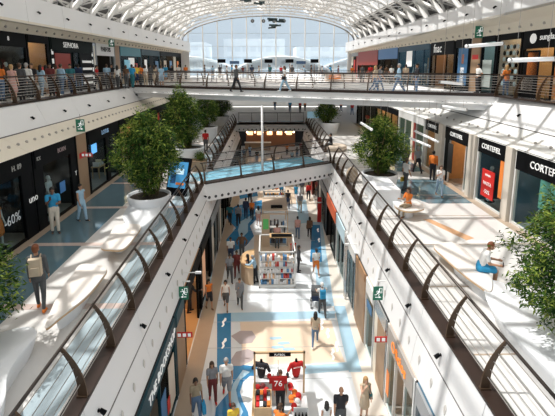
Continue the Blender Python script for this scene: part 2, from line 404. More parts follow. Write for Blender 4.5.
# heavy springing legs
for u0, u1 in ((0.0, .14), (1.0, .86)):
    MB().tube([vpt(u0, 0)+Vector((0, 0, -.1)), vpt(u1, 1.15)+Vector((0, DY, 0))], .17, 6).build('strut', steel, tr)
    MB().tube([vpt(u0, 1.15)+Vector((0, 0, -.1)), vpt(u1, 0)+Vector((0, DY, 0))], .15, 6).build('strut', steel, tr)
tr.location = (0, VY0, 0)
NT = 21
for k in range(1, NT):
    t = dup(tr); t.location = (0, VY0+k*DY, 0)
pr = struct('roof_purlins')
for i in range(0, NS*2+1):
    p = vpt(i/(NS*2), 1.28)
    MB().box(p.x-.035, p.x+.035, VY0, VY1, p.z-.06, p.z+.06).build('purlin', steel, pr)
for i in range(0, NS+1, 2):
    p = vpt(i/NS, 0)
    MB().tube([(p.x, VY0, p.z), (p.x, VY1, p.z)], .05, 5).build('purlin', steel, pr)
rg = struct('roof_glazing')
for k in range(12):
    for i in range(NS):
        a = vpt(i/NS, 1.36); b = vpt((i+.5)/NS, 1.36); c = vpt((i+1)/NS, 1.36)
        y0 = VY0+k*(VY1-VY0)/12+.03; y1 = VY0+(k+1)*(VY1-VY0)/12-.03
        u = Vector((0, 0, .03))
        vs = []
        for y in (y0, y1):
            for q in (a, b, c): vs.append((q.x, y, q.z))
        m = mat('haunch_shade_grey', (.10, .10, .10), .6) if i in (0, NS-1, NS-2) else frit  # added opaque dark panels stand in for the shading between haunch members
        MB().add(vs, [(0, 1, 4, 3), (1, 2, 5, 4)]).build('roof_pane', m, rg)
# added dark slats low on both haunches, standing in for dark gaps between legs
lv = struct('haunch_dark_gaps')
for s in (-1, 1):
    for k in range(6):
        z = 15.5+k*.16; x = s*(13.45-k*.02)
        MB().box(min(x, x+s*.35), max(x, x+s*.35), VY0, VY1, z, z+.05).build('dark_gap_slat', mat('dark_gap_grey', (.16, .16, .17), .6), lv)
    MB().box(min(s*12.3, s*13.6), max(s*12.3, s*13.6), VY0, VY1, 15.15, 15.24).build('dark_gap_floor', mat('dark_gap_grey', (.16, .16, .17), .6), lv)

# ------------------------------------------------------------------ far glass wall
GY = 63.0
gw = struct('window_1')
def vz(x): return 15.2+3.75*math.sqrt(max(0, 1-((x-.1)/12.4)**2))
xs = [-11.3+22.8*i/11 for i in range(12)]
for x in xs: MB().tube([(x, GY, F2), (x, GY, vz(x))], .085, 6).build('mullion', steel, gw)
for z in (11.4, 13.0, 14.6, 16.4):
    MB().box(-11.3, 11.5, GY+.05, GY+.09, z-.025, z+.025).build('transom', mat('transom_grey', (.6, .62, .64), .5), gw)
MB().tube([vpt(i/28, -.15)+Vector((0, GY-.3, 0)) for i in range(29)], .10, 6).build('arch_rim', mat('rim_dark', (.25, .24, .23), .6), gw)
for i in range(11):
    x0, x1 = xs[i]+.05, xs[i+1]-.05
    for z0, z1 in ((F2, 13.0), (13.0, None)):
        if z1: MB().box(x0, x1, GY+.02, GY+.035, z0, z1).build('pane', wallglass, gw)
        else:
            MB().add([(x0, GY+.02, z0), (x1, GY+.02, z0), (x1, GY+.02, vz(x1)), (x0, GY+.02, vz(x0))], [(0, 1, 2, 3)]).build('pane', wallglass, gw)
# end walls either side of the glass
struct('wall_far_left', mesh=MB().box(-19, -11.4, GY, GY+.3, 0, 15.3).mesh('w', white))
struct('wall_far_right', mesh=MB().box(11.6, 19, GY, GY+.3, 0, 15.3).mesh('w', white))
struct('wall_far_lower', mesh=MB().box(-9, 10, 64, 64.3, 0, 5.0).mesh('w', darkwall))
struct('wall_far_middle', mesh=MB().box(-14, 15, 74, 74.3, 5.1, 9.9).mesh('w', mat('far_wall_grey', (.5, .5, .5), .7)))

# ------------------------------------------------------------------ shop fronts
def wallframe(side, P0, P1, ya, yb):
    (x0, y0), (x1, y1) = P0, P1
    X = lambda y: lerp(x0, x1, (y-y0)/(y1-y0))
    a, b = Vector((X(ya), ya)), Vector((X(yb), yb))
    if side == 'L': o, d = a, b-a
    else: o, d = b, a-b
    return o, d.length, math.atan2(d.y, d.x)
PALETTE = [(.75,.72,.68), (.5,.05,.04), (.65,.35,.1), (.1,.25,.45), (.7,.6,.4), (.12,.3,.2), (.8,.8,.8), (.3,.1,.3), (.05,.05,.06), (.8,.5,.3)]
PM = [mat('goods_%d' % i, c, .6) for i, c in enumerate(PALETTE)]
def goods_unit(label, cols, W, D, H, rows, parent_loc, rz, group=None, wood=woodm, seed=1, dens=.8):
    """shelf unit (thing) + goods standing on it (stuff)"""
    rnd = random.Random(seed)
    t = thing('display_shelf', label, 'shelf', parent_loc, rz, group)
    for x in (0, W-.04): MB().box(x, x+.04, 0, D, 0, H).build('upright', wood, t)
    MB().box(.04, W-.04, D-.03, D, 0, H).build('back_panel', wood, t)
    g = MB(); zz = [(.12 + k*(H-.2)/rows) for k in range(rows+1)]
    for z in zz: MB().box(.04, W-.04, 0, D-.03, z-.03, z).build('shelf', wood, t)
    for z in zz[:-1]:
        x = .07
        while x < W-.15:
            w_ = rnd.uniform(.06, .2); h_ = rnd.uniform(.35, .8)*(H-.2)/rows
            if rnd.random() < dens: g.use(PM[rnd.choice(cols)]).box(x, x+w_, .03, D-.08, z, z+h_)
            x += w_+.02
    if g.v:
        q = g.build('shelf_goods', None, None, loc=parent_loc, rz=rz)
        tag(q, 'small goods packed on the '+label, 'goods', group and 'goods on '+group, 'stuff')
    return t
def local(o, rz, x, y, z):
    c, s = math.cos(rz), math.sin(rz)
    return (o.x+x*c-y*s, o.y+x*s+y*c, z)
def shop(side, P0, P1, ya, yb, z, H, label, bays, sign=None, frame=black, hs=.55, interior=None, glow=6, lampcol='warm', D=3.2, goods=None, seed=1, name='shop_front', board=None, posters=(), floorm=None, rowh=None, gap=.02):
    short = label if len(label.split()) <= 9 else ' '.join(label.split()[:9])
    while short.split()[-1] in ('a', 'the', 'of', 'with', 'and', 'on', 'in', 'under', 'by', 'long', 'small', 'green', 'beside', 'before'): short = ' '.join(short.split()[:-1])
    o, W, rz = wallframe(side, P0, P1, ya, yb)
    t = thing(name, label, 'shop', (o.x, o.y, z), rz)
    interior = interior or darkwall
    board = board or frame
    # shell
    MB().box(gap, W-gap, D, D+.08, 0, H).build('back_wall', interior, t)
    MB().box(gap, gap+.05, .12, D, 0, H).build('side_wall', interior, t)
    MB().box(W-gap-.05, W-gap, .12, D, 0, H).build('side_wall', interior, t)
    MB().box(gap, W-gap, .0, D, H-.1, H+.02).build('shop_ceiling', interior, t)
    MB().box(gap, W-gap, .0, D, 0.001, .02).build('shop_floor', floorm or mat('shop_floor_grey', (.3, .28, .26), .3), t)
    if glow:
        lm = mat('shop_lamp_%s_%s' % (lampcol, glow), (1, .70, .40) if lampcol == 'warm' else (.92, .96, 1), .5, emit=glow)
        n = max(2, int(W/1.3))
        for k in range(n):
            x = (k+.5)*W/n
            MB().box(x-.12, x+.12, .7, D-.6, H-.13, H-.1).build('ceiling_lamp', lm, t)
    # frame
    MB().box(gap, .12, -.04, .12, 0, H).build('frame_post', frame, t); MB().box(W-.12, W-gap, -.04, .12, 0, H).build('frame_post', frame, t)
    zb = H-hs
    b = MB().box(.12, W-.12, -.07, .12, zb, H).build('sign_board', board, t)
    if sign:
        for (txt, frac, hh, mm) in sign:
            me = text_mesh(txt, height=hh, m=mm)
            put('lettering', me, b, (W*frac, -.09, zb+hs/2))
    # bays
    tot = sum(bw for _, bw in bays); x = .12; k = (W-.24)/tot
    for code, bw in bays:
        x1 = x+bw*k
        if code == 'g' or code == 'p':
            MB().box(x+.03, x1-.03, .02, .035, .12, zb).build('glass_pane', pane_m, t)
            MB().box(x, x1, -.01, .06, 0, .12).build('plinth', frame, t)
        elif code == 'w': MB().box(x, x1, -.05, .1, 0, zb).build('wood_panel', tanm, t)
        elif code == 'k': MB().box(x, x1, -.03, .1, 0, zb).build('dark_panel', black, t)
        elif code == 'c': MB().box(x, x1, -.05, .1, 0, zb).build('pale_panel', cream, t)
        elif code == 'r': MB().box(x, x1, -.05, .1, 0, zb).build('red_panel', mat('red_panel', (.33, .03, .015), .5), t)
        elif code == 'd':
            f = MB().box(x+.04, x1-.04, .05, .065, .05, zb-.1).build('glass_door', pane_m, t)
            MB().tube([(x+.16, -.0, .8), (x+.16, -.0, 1.5)], .018, 6).build('door_handle', chrome, f)
        MB().box(x1-.025, x1+.025, -.02, .08, 0, zb).build('mullion', frame, t)
        x = x1
    # flat posters and stickers: (frac_x, z, w, h, material, text lines)
    for (fx, pz, pw, ph, pm, lines) in posters:
        q = MB().box(W*fx-pw/2, W*fx+pw/2, -.055, -.035, pz-ph/2, pz+ph/2).build('poster', pm, t) if pm else t
        for (txt, dx, dz, hh, mm) in lines:
            put('lettering', text_mesh(txt, height=hh, m=mm, depth=.01), q, (W*fx+dx, -.066, pz+dz))
    # goods
    if goods:
        cols, rows, glab = goods
        n = max(1, int((W-.6)/1.8)); ww = (W-.5)/n
        for q in range(n):
            goods_unit('%s %s' % (glab, ['by the left wall', 'second from the left', 'third from the left', 'fourth from the left', 'fifth from the left', 'sixth from the left'][q] if n > 1 else glab), cols, ww-.1, .4, min(2.4, H-.8), rows, local(o, rz, .3+q*ww, D-.45, z+.02), rz, None, seed=seed+q)
        m2 = max(1, int(W/2.4))
        for q in range(m2):   # a low table of goods near the window
            lx = (q+.5)*W/m2
            tt = thing('display_table', 'low display table in the '+short, 'table', local(o, rz, lx-.5, .7, z+.02), rz, 'display tables in the '+short)
            MB().box(0, 1.0, 0, .5, .68, .74).build('table_top', woodm, tt)
            for ax in (.03, .92):
                for ay in (.03, .42): MB().box(ax, ax+.05, ay, ay+.05, 0, .68).build('leg', woodm, tt)
            g = MB(); rnd = random.Random(seed*7+q)
            for u in range(6): g.use(PM[rnd.choice(cols)]).box(.05+u*.15, .16+u*.15, .08, .4, .74, .74+rnd.uniform(.08, .35))
            tag(g.build('table_goods', None, None, loc=local(o, rz, lx-.5, .7, z+.02), rz=rz), 'goods on display tables in the '+short, 'goods', 'goods on display tables in the '+short, 'stuff')
    return t, o, W, rz

BW = signwhite2
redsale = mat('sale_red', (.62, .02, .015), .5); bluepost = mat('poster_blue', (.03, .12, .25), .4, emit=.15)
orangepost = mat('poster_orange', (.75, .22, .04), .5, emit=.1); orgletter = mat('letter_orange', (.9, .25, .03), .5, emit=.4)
redmat = mat('panel_red', (.30, .03, .015), .5); creamp = mat('poster_cream', (.7, .6, .5), .6)
tealboard = mat('teal_board', (.008, .045, .06), .4, spec=.2); greyf = mat('frame_grey', (.30, .31, .32), .4); whitef = mat('frame_white', (.72, .72, .70), .4)
warmint = mat('warm_interior', (.50, .30, .15), .7); pinkint = mat('pale_interior', (.5, .42, .36), .7); blueint = mat('blue_interior', (.05, .12, .18), .6)

# --- lower left
LL0, LL1 = (-3.35, 4), (-3.35, 52)
HL = 3.2
T, o_, W_, rz_ = shop('L', LL0, LL1, 8.6, 13.75, 0, HL, 'lower left shop with a slanting white BOOKSHOP sign on a dark teal board', [('g', 1.2), ('o', 1.1), ('g', 1.6)], [('THE BOOKSHOP', .64, .31, BW)], tealboard, hs=.75, glow=5, goods=([0,1,3,4,5,6,8], 5, 'book shelf in the lower left book shop'), seed=3,
    posters=[(.84, 1.3, .8, 1.7, creamp, []), (.62, 1.2, .6, 1.2, bluepost, []), (.74, .9, .35, .5, redsale, [])])
shop('L', LL0, LL1, 13.8, 15.4, 0, HL, 'narrow tan pier with a red notice beside the lower left book shop', [('w', 1)], None, tealboard, hs=.5, glow=0)
shop('L', LL0, LL1, 15.45, 19.6, 0, HL, 'lower left open shop glowing orange with clothes racks', [('o', 2.2), ('g', .5)], None, black, interior=warmint, glow=16, goods=([1,2,4,9,8], 4, 'clothes shelf in the glowing orange lower shop'), seed=5, floorm=mat('floor_orange_glow', (.6, .35, .16), .3))
shop('L', LL0, LL1, 19.65, 23.6, 0, HL, 'lower left shop with a poster of coloured balloons', [('g', 1), ('o', 1), ('k', .4)], None, black, glow=7, goods=([0,2,6,9], 4, 'shelf in the balloon poster shop'), seed=6, posters=[(.2, 1.5, .9, 2.2, mat('poster_pale_orange', (.75, .42, .25), .5, emit=.2), [])])
shop('L', LL0, LL1, 23.65, 28.6, 0, HL, 'lower left shop with beige stone piers', [('c', .5), ('g', 1.2), ('k', .4), ('o', 1), ('c', .4)], None, greyf, glow=5, goods=([0,4,6], 4, 'shelf behind the beige stone piers'), seed=7)
shop('L', LL0, LL1, 28.65, 35, 0, HL, 'lower left dark shop under the first crossing bridge', [('g', 1), ('o', .8), ('g', 1), ('k', .3)], None, black, glow=5, goods=([0,3,8], 4, 'shelf in the dark shop under the bridge'), seed=8)
shop('L', LL0, LL1, 35.05, 43, 0, HL, 'far lower left shop with warm windows', [('g', 1), ('o', .8), ('g', 1), ('g', 1)], None, black, glow=8, goods=([1,2,4], 4, 'shelf in the far lower left shop'), seed=9)
shop('L', LL0, LL1, 43.05, 51.5, 0, HL, 'farthest lower left shop beyond the bridge', [('g', 1), ('o', .8), ('g', 1), ('g', 1)], None, black, glow=8, goods=([1,2,4], 4, 'shelf in the farthest lower left shop'), seed=10)
# --- lower right
LR0, LR1 = (4.12, 4), (4.12, 52)
shop('R', LR0, LR1, 6.4, 10.45, 0, HL, 'lower right shop front of dark blue glass nearest the viewer', [('g', 1), ('g', 1), ('k', .2)], None, greyf, interior=blueint, glow=3, lampcol='cool', seed=11)
shop('R', LR0, LR1, 10.5, 13.3, 0, HL, 'lower right shop with orange lettering and shelves of jars', [('g', .9), ('o', 1.1), ('g', .9)], [('Oficios', .5, .36, orgletter)], whitef, hs=.7, board=mat('sign_grey_wood', (.36, .33, .30), .6), interior=pinkint, glow=9, goods=([0,2,9,6,4], 5, 'jar shelf in the shop with orange lettering'), seed=12,
    posters=[(.80, .9, .35, .5, orangepost, []), (.12, 1.1, .3, .9, orangepost, [])])
shop('R', LR0, LR1, 13.35, 15.1, 0, HL, 'lower right tan pier under the green exit sign', [('c', .4), ('w', 1)], None, chrome, hs=.5, glow=0)
shop('R', LR0, LR1, 15.15, 16.6, 0, HL, 'lower right narrow window beside the tan wooden doors', [('g', 1)], None, whitef, glow=6, interior=pinkint, seed=13, goods=([0,3,6], 4, 'shelf in the narrow window'), posters=[(.5, 2.2, .8, .35, bluepost, [])])
shop('R', LR0, LR1, 16.65, 18.7, 0, HL, 'lower right pair of tall tan wooden door panels', [('w', 1), ('w', 1), ('w', 1)], None, woodd, hs=.35, glow=0)
shop('R', LR0, LR1, 18.75, 21.6, 0, HL, 'lower right bright shop behind steel posts', [('g', 1), ('g', 1), ('g', .6)], None, chrome, hs=.5, board=whitef, interior=mat('bright_interior', (.6, .62, .62), .6), glow=7, lampcol='cool', goods=([6,3,0], 4, 'pale shelf behind the steel posts'), seed=14)
shop('R', LR0, LR1, 21.65, 24.6, 0, HL, 'lower right shop under a white and blue sign', [('g', 1), ('g', 1)], None, whitef, hs=.8, board=mat('board_paleblue', (.55, .72, .80), .4), glow=5, seed=15, goods=([6,3], 4, 'shelf under the pale blue sign'))
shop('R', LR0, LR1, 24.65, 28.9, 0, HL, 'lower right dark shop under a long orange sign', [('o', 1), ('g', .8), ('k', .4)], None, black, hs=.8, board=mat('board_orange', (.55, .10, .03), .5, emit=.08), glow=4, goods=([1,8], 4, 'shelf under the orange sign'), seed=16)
shop('R', LR0, LR1, 28.95, 33.2, 0, HL, 'lower right shop with grey piers and a red round notice', [('c', .3), ('g', 1), ('k', .5)], None, greyf, glow=4, goods=([1,6], 4, 'shelf between the grey piers'), seed=17)
shop('R', LR0, LR1, 33.25, 40, 0, HL, 'lower right shop hung with red and white goods', [('r', .3), ('o', 1), ('k', .3)], None, black, glow=7, goods=([1,6,1], 4, 'shelf of red and white goods'), seed=18)
shop('R', LR0, LR1, 40.05, 51.5, 0, HL, 'farthest lower right shop beyond the bridge', [('g', 1), ('o', .8), ('g', 1), ('g', 1)], None, black, glow=8, goods=([1,2,4], 4, 'shelf in the farthest lower right shop'), seed=19)
# far cafe closing the lower mall
cf = thing('cafe_counter', 'warm lit cafe counter closing the far end of the lower mall', 'cafe', (-3.3, 60.2, 0))
MB().box(0, 3.6, 0, .7, 0, 1.1).build('counter', woodd, cf); MB().box(-.1, 3.7, -.1, .8, 1.1, 1.16).build('counter_top', whitef, cf)
MB().box(0, 7.3, 3.0, 3.1, 0, 3.4).build('back_wall', mat('cafe_wall', (.30, .12, .05), .6), cf)
for k in range(5): MB().box(.2+k*1.45, 1.0+k*1.45, 2.9, 2.98, 1.8, 2.3).build('menu_board', mat('menu_glow', (1, .55, .25), .5, emit=2.5), cf)
for k in range(7): MB().ball((.3+k*1.1, .3, 2.6), .12, 8, 6).build('pendant_lamp', warmlamp, cf)

# --- middle left (dark fronts)
ML0, ML1 = (SL, 4), (SL, 52)
HM = 3.4
shop('L', ML0, ML1, 9.8, 14.1, F1, HM, 'nearest dark shop on the left gallery, partly behind the bamboo', [('g', 1), ('k', .4), ('g', 1)], None, black, glow=2, seed=20)
dk = mat('dark_window_wall', (.02, .025, .03), .4)
shop('L', ML0, ML1, 14.15, 17.0, F1, HM, 'black shop front with a 60% sticker on its window', [('g', 1.4), ('k', .5)], [('H. 89', .6, .20, mat('letter_dim', (.4, .4, .38), .5))], black, hs=.75, glow=2, interior=darkwall, seed=21,
    posters=[(.40, 1.2, .1, .1, None, [('-60%', 0, 0, .36, mat('letter_60', (.45, .5, .52), .5, emit=.15))]), (.93, 1.5, .1, .1, None, [('uno', 0, 0, .2, BW)])])
shop('L', ML0, ML1, 17.05, 20.9, F1, HM, 'black shop front with white bow emblems and a tall figure in the window', [('k', .35), ('g', 1.5), ('k', .25)], [('KX', .10, .15, mat('letter_dim', (.4, .4, .38), .5)), ('BORN', .62, .2, mat('letter_pink', (.35, .26, .26), .5))], black, hs=.75, glow=2, interior=darkwall, seed=22,
    posters=[(.95, 1.6, .1, .1, None, [('Y', 0, 0, .22, BW)]), (.58, 1.3, .5, .5, mat('flower_blue', (.04, .18, .45), .5, emit=.1), [])])
shop('L', ML0, ML1, 20.95, 22.3, F1, HM, 'tan pier under the exit sign on the left gallery', [('w', 1)], None, black, hs=.02, board=tanm, glow=0, posters=[(.5, 2.3, .75, .28, redsale, [])])
shop('L', ML0, ML1, 22.35, 27.2, F1, HM, 'black fronted shop with a lit blue screen and cases of jewellery', [('g', 1.4), ('k', .25), ('g', 1)], [('LOTUS', .5, .24, mat('letter_blue2', (.25, .4, .6), .5, emit=.3))], black, hs=.7, glow=4, lampcol='cool', goods=([0,6,4], 3, 'jewellery shelf behind the black front'), seed=23, posters=[(.16, 2.35, .7, .5, mat('screen_blue', (.10, .35, .7), .5, emit=1.0), [])])
shop('L', ML0, ML1, 27.25, 33, F1, HM, 'brown lit shop behind the first bamboo on the left gallery', [('g', 1), ('o', .7), ('g', 1)], None, black, glow=8, interior=warmint, goods=([4,9,2], 4, 'shelf in the brown lit shop'), seed=24, posters=[(.3, 2.4, .8, .8, orangepost, [])])
shop('L', ML0, ML1, 33.05, 41, F1, HM, 'shop between the first two bamboos on the left gallery', [('g', 1), ('o', .7), ('g', 1), ('g', 1)], None, black, glow=7, goods=([1,2,6], 4, 'shelf between the first two bamboos'), seed=25, posters=[(.5, 2.5, .6, .6, redsale, [])])
shop('L', ML0, ML1, 41.05, 51, F1, HM, 'far shop on the left gallery by the third bamboo', [('g', 1), ('o', .7), ('g', 1), ('g', 1)], None, black, glow=7, goods=([1,2,6], 4, 'shelf by the third bamboo'), seed=26)
# --- middle right (four fronts with the same word, then glass)
MR0, MR1 = (SR, 4), (SR, 52); HR = 3.3
cw = lambda h: [('CORTEFIEL', .5, h*.82, BW)]
shop('R', MR0, MR1, 13.4, 17.75, F1, HR, 'shop front with a CORTEFIEL sign half hidden by the large bush', [('g', 1), ('g', 1)], cw(.36), whitef, hs=.85, board=black, glow=6, interior=blueint, goods=([0,2,5,9], 4, 'clothes shelf behind the bush'), seed=31, posters=[(.55, 1.9, 1.1, 1.2, mat('poster_green', (.06, .22, .18), .5), [])])
shop('R', MR0, MR1, 18.35, 21.1, F1, HR, 'shop front with a CORTEFIEL sign above a dark blue window and a red sale poster', [('g', 1)], cw(.30), whitef, hs=.75, board=black, glow=2, interior=blueint, seed=32,
    posters=[(.47, 1.15, 1.15, 1.35, redsale, [('REBAJAS', 0, .42, .13, BW), ('HASTA', 0, .02, .17, BW), ('-50%', 0, -.38, .2, BW)]), (.90, 1.75, .42, 1.9, orangepost, [])])
shop('R', MR0, MR1, 21.9, 25.2, F1, HR, 'open wood lined shop entrance with a CORTEFIEL sign', [('k', .3), ('o', 1.1), ('g', .2)], cw(.28), whitef, hs=.75, board=black, glow=11, interior=mat('wood_interior', (.62, .36, .16), .5, var=.15), goods=([4,9], 3, 'wooden shelf in the wood lined entrance'), seed=33, posters=[(.3, 1.5, .65, 1.7, mat('screen_black', (.02, .02, .02), .3), [])])
shop('R', MR0, MR1, 25.9, 28.4, F1, HR, 'pale shop entrance with the farthest CORTEFIEL sign', [('g', 1), ('c', .4)], cw(.26), whitef, hs=.7, board=black, glow=9, interior=warmint, goods=([0,2,4], 4, 'shelf in the pale entrance'), seed=34)
shop('R', MR0, MR1, 28.6, 34.5, F1, HR, 'glass fronted shop with white mullions behind the right bush', [('g', 1), ('g', 1), ('c', .3), ('r', .3), ('g', 1)], None, whitef, board=whitef, glow=6, interior=mat('green_interior', (.20, .28, .25), .6), goods=([5,6,0], 4, 'shelf behind the white mullions'), seed=35)
shop('R', MR0, MR1, 34.6, 42, F1, HR, 'far shop on the right gallery with orange lights', [('g', 1), ('o', .7), ('g', 1), ('g', 1)], None, black, glow=10, interior=warmint, goods=([1,2,4], 4, 'shelf under the orange lights'), seed=36)
shop('R', MR0, MR1, 42.1, 51, F1, HR, 'farthest shop on the right gallery', [('g', 1), ('o', .7), ('g', 1), ('g', 1)], None, black, glow=8, goods=([1,2,6], 4, 'shelf in the farthest right gallery shop'), seed=37)
# stone piers between the middle right fronts
for (y0, y1) in ((17.8, 18.3), (21.15, 21.85), (25.25, 25.85)):
    struct('trim_2', mesh=MB().box(SR-.18, SR+.3, y0, y1, F1, F1+HR).mesh('pier', mat('pier_stone', (.66, .60, .52), .6, var=.06, scale=3)))
# --- upper left
HU = 3.45
U = lambda *a, **k: shop('L', UL0, UL1, *a, **k)
U(13.0, 24.7, F2, HU, 'upper left black fashion shop with a small white emblem', [('g', 1), ('k', .3), ('g', 1), ('g', 1)], [('8', .86, .22, BW)], black, hs=.8, glow=3, goods=([4,8,4], 3, 'clothes shelf in the black fashion shop'), seed=41)
U(24.75, 27.1, F2, HU, 'upper left window of warm brown panels with a red display', [('g', 1.5), ('k', .1)], None, black, hs=.5, glow=9, interior=warmint, goods=([9,1,2], 3, 'brown shelf with a red display'), seed=43, posters=[(.62, 1.1, .8, 1.0, redsale, [])])
U(27.2, 33.2, F2, HU, 'upper left black and white striped shop with a SEPHORA sign', [('k', .3), ('o', 2.2), ('g', .8), ('k', .2), ('k', 1.5), ('k', .1)], [('SEPHORA', .43, .34, BW)], mat('deep_green_black', (.003, .008, .007), .5, spec=.08), hs=.9, glow=4, lampcol='cool', goods=([6,6,0,8,1,3], 5, 'white perfume shelf in the striped shop'), seed=44,
    posters=[(.24, 1.95, 2.0, 1.0, redmat, []), (.53, .9, .5, 1.3, bluepost, []), (.62, .9, .4, 1.3, bluepost, [])] + [(.03, .3+.55*k, .22, .3, BW, []) for k in range(5)] + [(.98, .3+.55*k, .15, .3, BW, []) for k in range(5)] + [(.82, .45+.5*k, 1.5, .16, BW, []) for k in range(4)])
U(33.25, 33.7, F2, HU, 'grey steel pier beside the striped shop', [('c', 1)], None, chrome, hs=.3, glow=0)
U(33.75, 37.5, F2, HU, 'upper left black opening under a white sign with dark letters', [('k', .15), ('o', 2), ('g', .5)], [('PARFOIS', .5, .36, black)], greyf, hs=1.0, board=mat('board_white', (.8, .8, .8), .4), glow=2, goods=([2,1,9], 3, 'orange shelf in the black opening'), seed=45)
U(37.55, 38.7, F2, HU, 'upper left brown pier by the green exit sign', [('w', 1)], None, greyf, hs=.1, board=tanm, glow=0)
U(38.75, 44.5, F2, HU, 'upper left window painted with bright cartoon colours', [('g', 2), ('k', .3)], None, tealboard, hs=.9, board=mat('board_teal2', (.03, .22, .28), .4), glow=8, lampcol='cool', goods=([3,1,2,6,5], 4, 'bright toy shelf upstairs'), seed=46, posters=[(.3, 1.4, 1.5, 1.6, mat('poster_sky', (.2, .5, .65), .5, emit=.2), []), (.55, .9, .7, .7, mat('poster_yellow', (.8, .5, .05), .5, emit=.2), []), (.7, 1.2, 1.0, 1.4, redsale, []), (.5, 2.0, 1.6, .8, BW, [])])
U(44.55, 51.4, F2, HU, 'upper left dark teal shop with pale window stickers', [('g', 1), ('k', .5), ('g', 1)], None, tealboard, hs=.7, glow=4, goods=([3,2,6], 4, 'shelf in the dark teal shop'), seed=48, posters=[(.2, 1.8, .8, 1.0, BW, []), (.8, 1.4, 1.2, 1.6, bluepost, [])])
U(51.45, 62.3, F2, HU, 'farthest upper left shop beside the glass wall', [('g', 1), ('o', 1), ('c', .4), ('g', 1)], None, black, hs=.6, glow=8, goods=([3,2,6], 4, 'shelf beside the glass wall'), seed=47, posters=[(.2, 1.4, 1.2, 1.8, creamp, []), (.45, 1.4, 1.2, 1.8, bluepost, []), (.8, 1.4, 1, 1.8, orangepost, [])])
# --- upper right
V = lambda *a, **k: shop('R', UR0, UR1, *a, **k)
V(13.5, 22.4, F2, HU, 'upper right black shop with a round emblem and sunglass hut sign', [('g', .9), ('o', 1.0), ('g', 1.5)], [('sunglass hut', .27, .38, BW), ('S', .10, .24, black)], black, hs=.95, glow=18, interior=warmint, goods=([4,9,0], 6, 'glowing sunglasses shelf'), seed=51, posters=[(.10, 1.25, 1.2, 2.3, black, []), (.11, 1.75, .8, 1.1, orangepost, []), (.08, .75, .9, .6, creamp, [])])
DW = V(22.45, 24.8, F2, HU, 'upper right window with hanging black and white discs', [('g', 1.2)], None, black, hs=.4, glow=10, interior=pinkint, goods=([4,6,8], 3, 'pale shelf behind the hanging discs'), seed=52)
V(24.85, 26.5, F2, HU, 'upper right pale green glass window', [('g', 1)], None, black, hs=.4, glow=5, lampcol='cool', interior=mat('pale_green_interior', (.35, .42, .38), .6), seed=53, posters=[(.5, 1.2, 1.0, 1.6, mat('poster_grey_green', (.35, .4, .38), .5), [])])
V(26.55, 27.7, F2, HU, 'upper right tan pier under the green exit sign', [('w', 1)], None, tanm, hs=.1, board=tanm, glow=0, posters=[(.5, 2.2, .75, .28, redsale, [])])
V(27.75, 29.95, F2, HU, 'upper right dark window with a blue poster beside the tan pier', [('p', 1)], None, black, hs=.6, glow=3, seed=59, posters=[(.55, 1.6, 1.3, 2.4, bluepost, []), (.55, 1.0, .5, 1.1, BW, []), (.55, 2.1, .3, .6, orangepost, [])])
V(30.0, 34.2, F2, HU, 'upper right black shop with a white fnac sign', [('g', .6), ('o', 1.4), ('g', .9)], [('fnac', .34, .62, BW)], black, hs=1.0, interior=mat('brown_interior2', (.20, .12, .07), .6), glow=14, goods=([2,4,9,8], 4, 'media shelf in the black shop'), seed=54)
V(34.25, 41.9, F2, HU, 'upper right shop front of tall blue glass panels', [('g', 1), ('g', 1), ('g', 1), ('g', .6)], None, mat('frame_blue', (.03, .07, .11), .4, spec=.2), hs=.5, glow=3, lampcol='cool', interior=mat('bluegreen_interior', (.07, .16, .22), .5), goods=([3,6], 3, 'shelf behind the tall blue glass'), seed=55, posters=[(.4, 2.3, 1.4, 1.4, BW, [])])
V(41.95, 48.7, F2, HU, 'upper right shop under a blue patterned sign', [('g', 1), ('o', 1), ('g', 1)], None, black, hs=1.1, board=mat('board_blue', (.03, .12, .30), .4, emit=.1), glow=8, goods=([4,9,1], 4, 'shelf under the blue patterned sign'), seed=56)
V(48.75, 58.2, F2, HU, 'upper right shop with a big dark red panel', [('o', .3), ('r', .01), ('o', 1.5), ('g', .8)], None, black, hs=1.7, board=redmat, glow=9, goods=([1,9,2], 4, 'shelf under the dark red panel'), seed=57)
V(58.25, 62.3, F2, HU, 'farthest upper right shop with a bright red banner', [('c', .5), ('g', 1), ('r', .4)], None, greyf, hs=.5, glow=7, goods=([1,0,6], 4, 'shelf beside the bright red banner'), seed=58, posters=[(.5, 1.4, .9, 2.2, redsale, [])])
dm_ = MB().lathe([(.13, -.01), (.13, .01)], 12).mesh('hanging_disc', black); dm2 = MB().lathe([(.13, -.01), (.13, .01)], 12).mesh('hanging_disc', white)
for k in range(5):
    for j in range(7):
        o = put('hanging_disc', dm_ if (k+j) % 2 else dm2, DW[0], (.35+k*.3, .25, .7+j*.33)); o.rotation_euler = (PI/2, 0, 0)
# round emblem beside the sunglass lettering
em = MB().lathe([(.24, 0), (.24, .03)], 20); 
o_, W_, rz_ = wallframe('R', UR0, UR1, 13.5, 22.4)
q = em.build('emblem_disc', BW, None); q.parent = [x for x in bpy.data.objects if x.name.startswith('shop_front') and 'sunglass hut' in x.get('label', '')][0]
q.location = (W_*.10, -.075, HU-.475); q.rotation_euler = (PI/2, 0, 0)

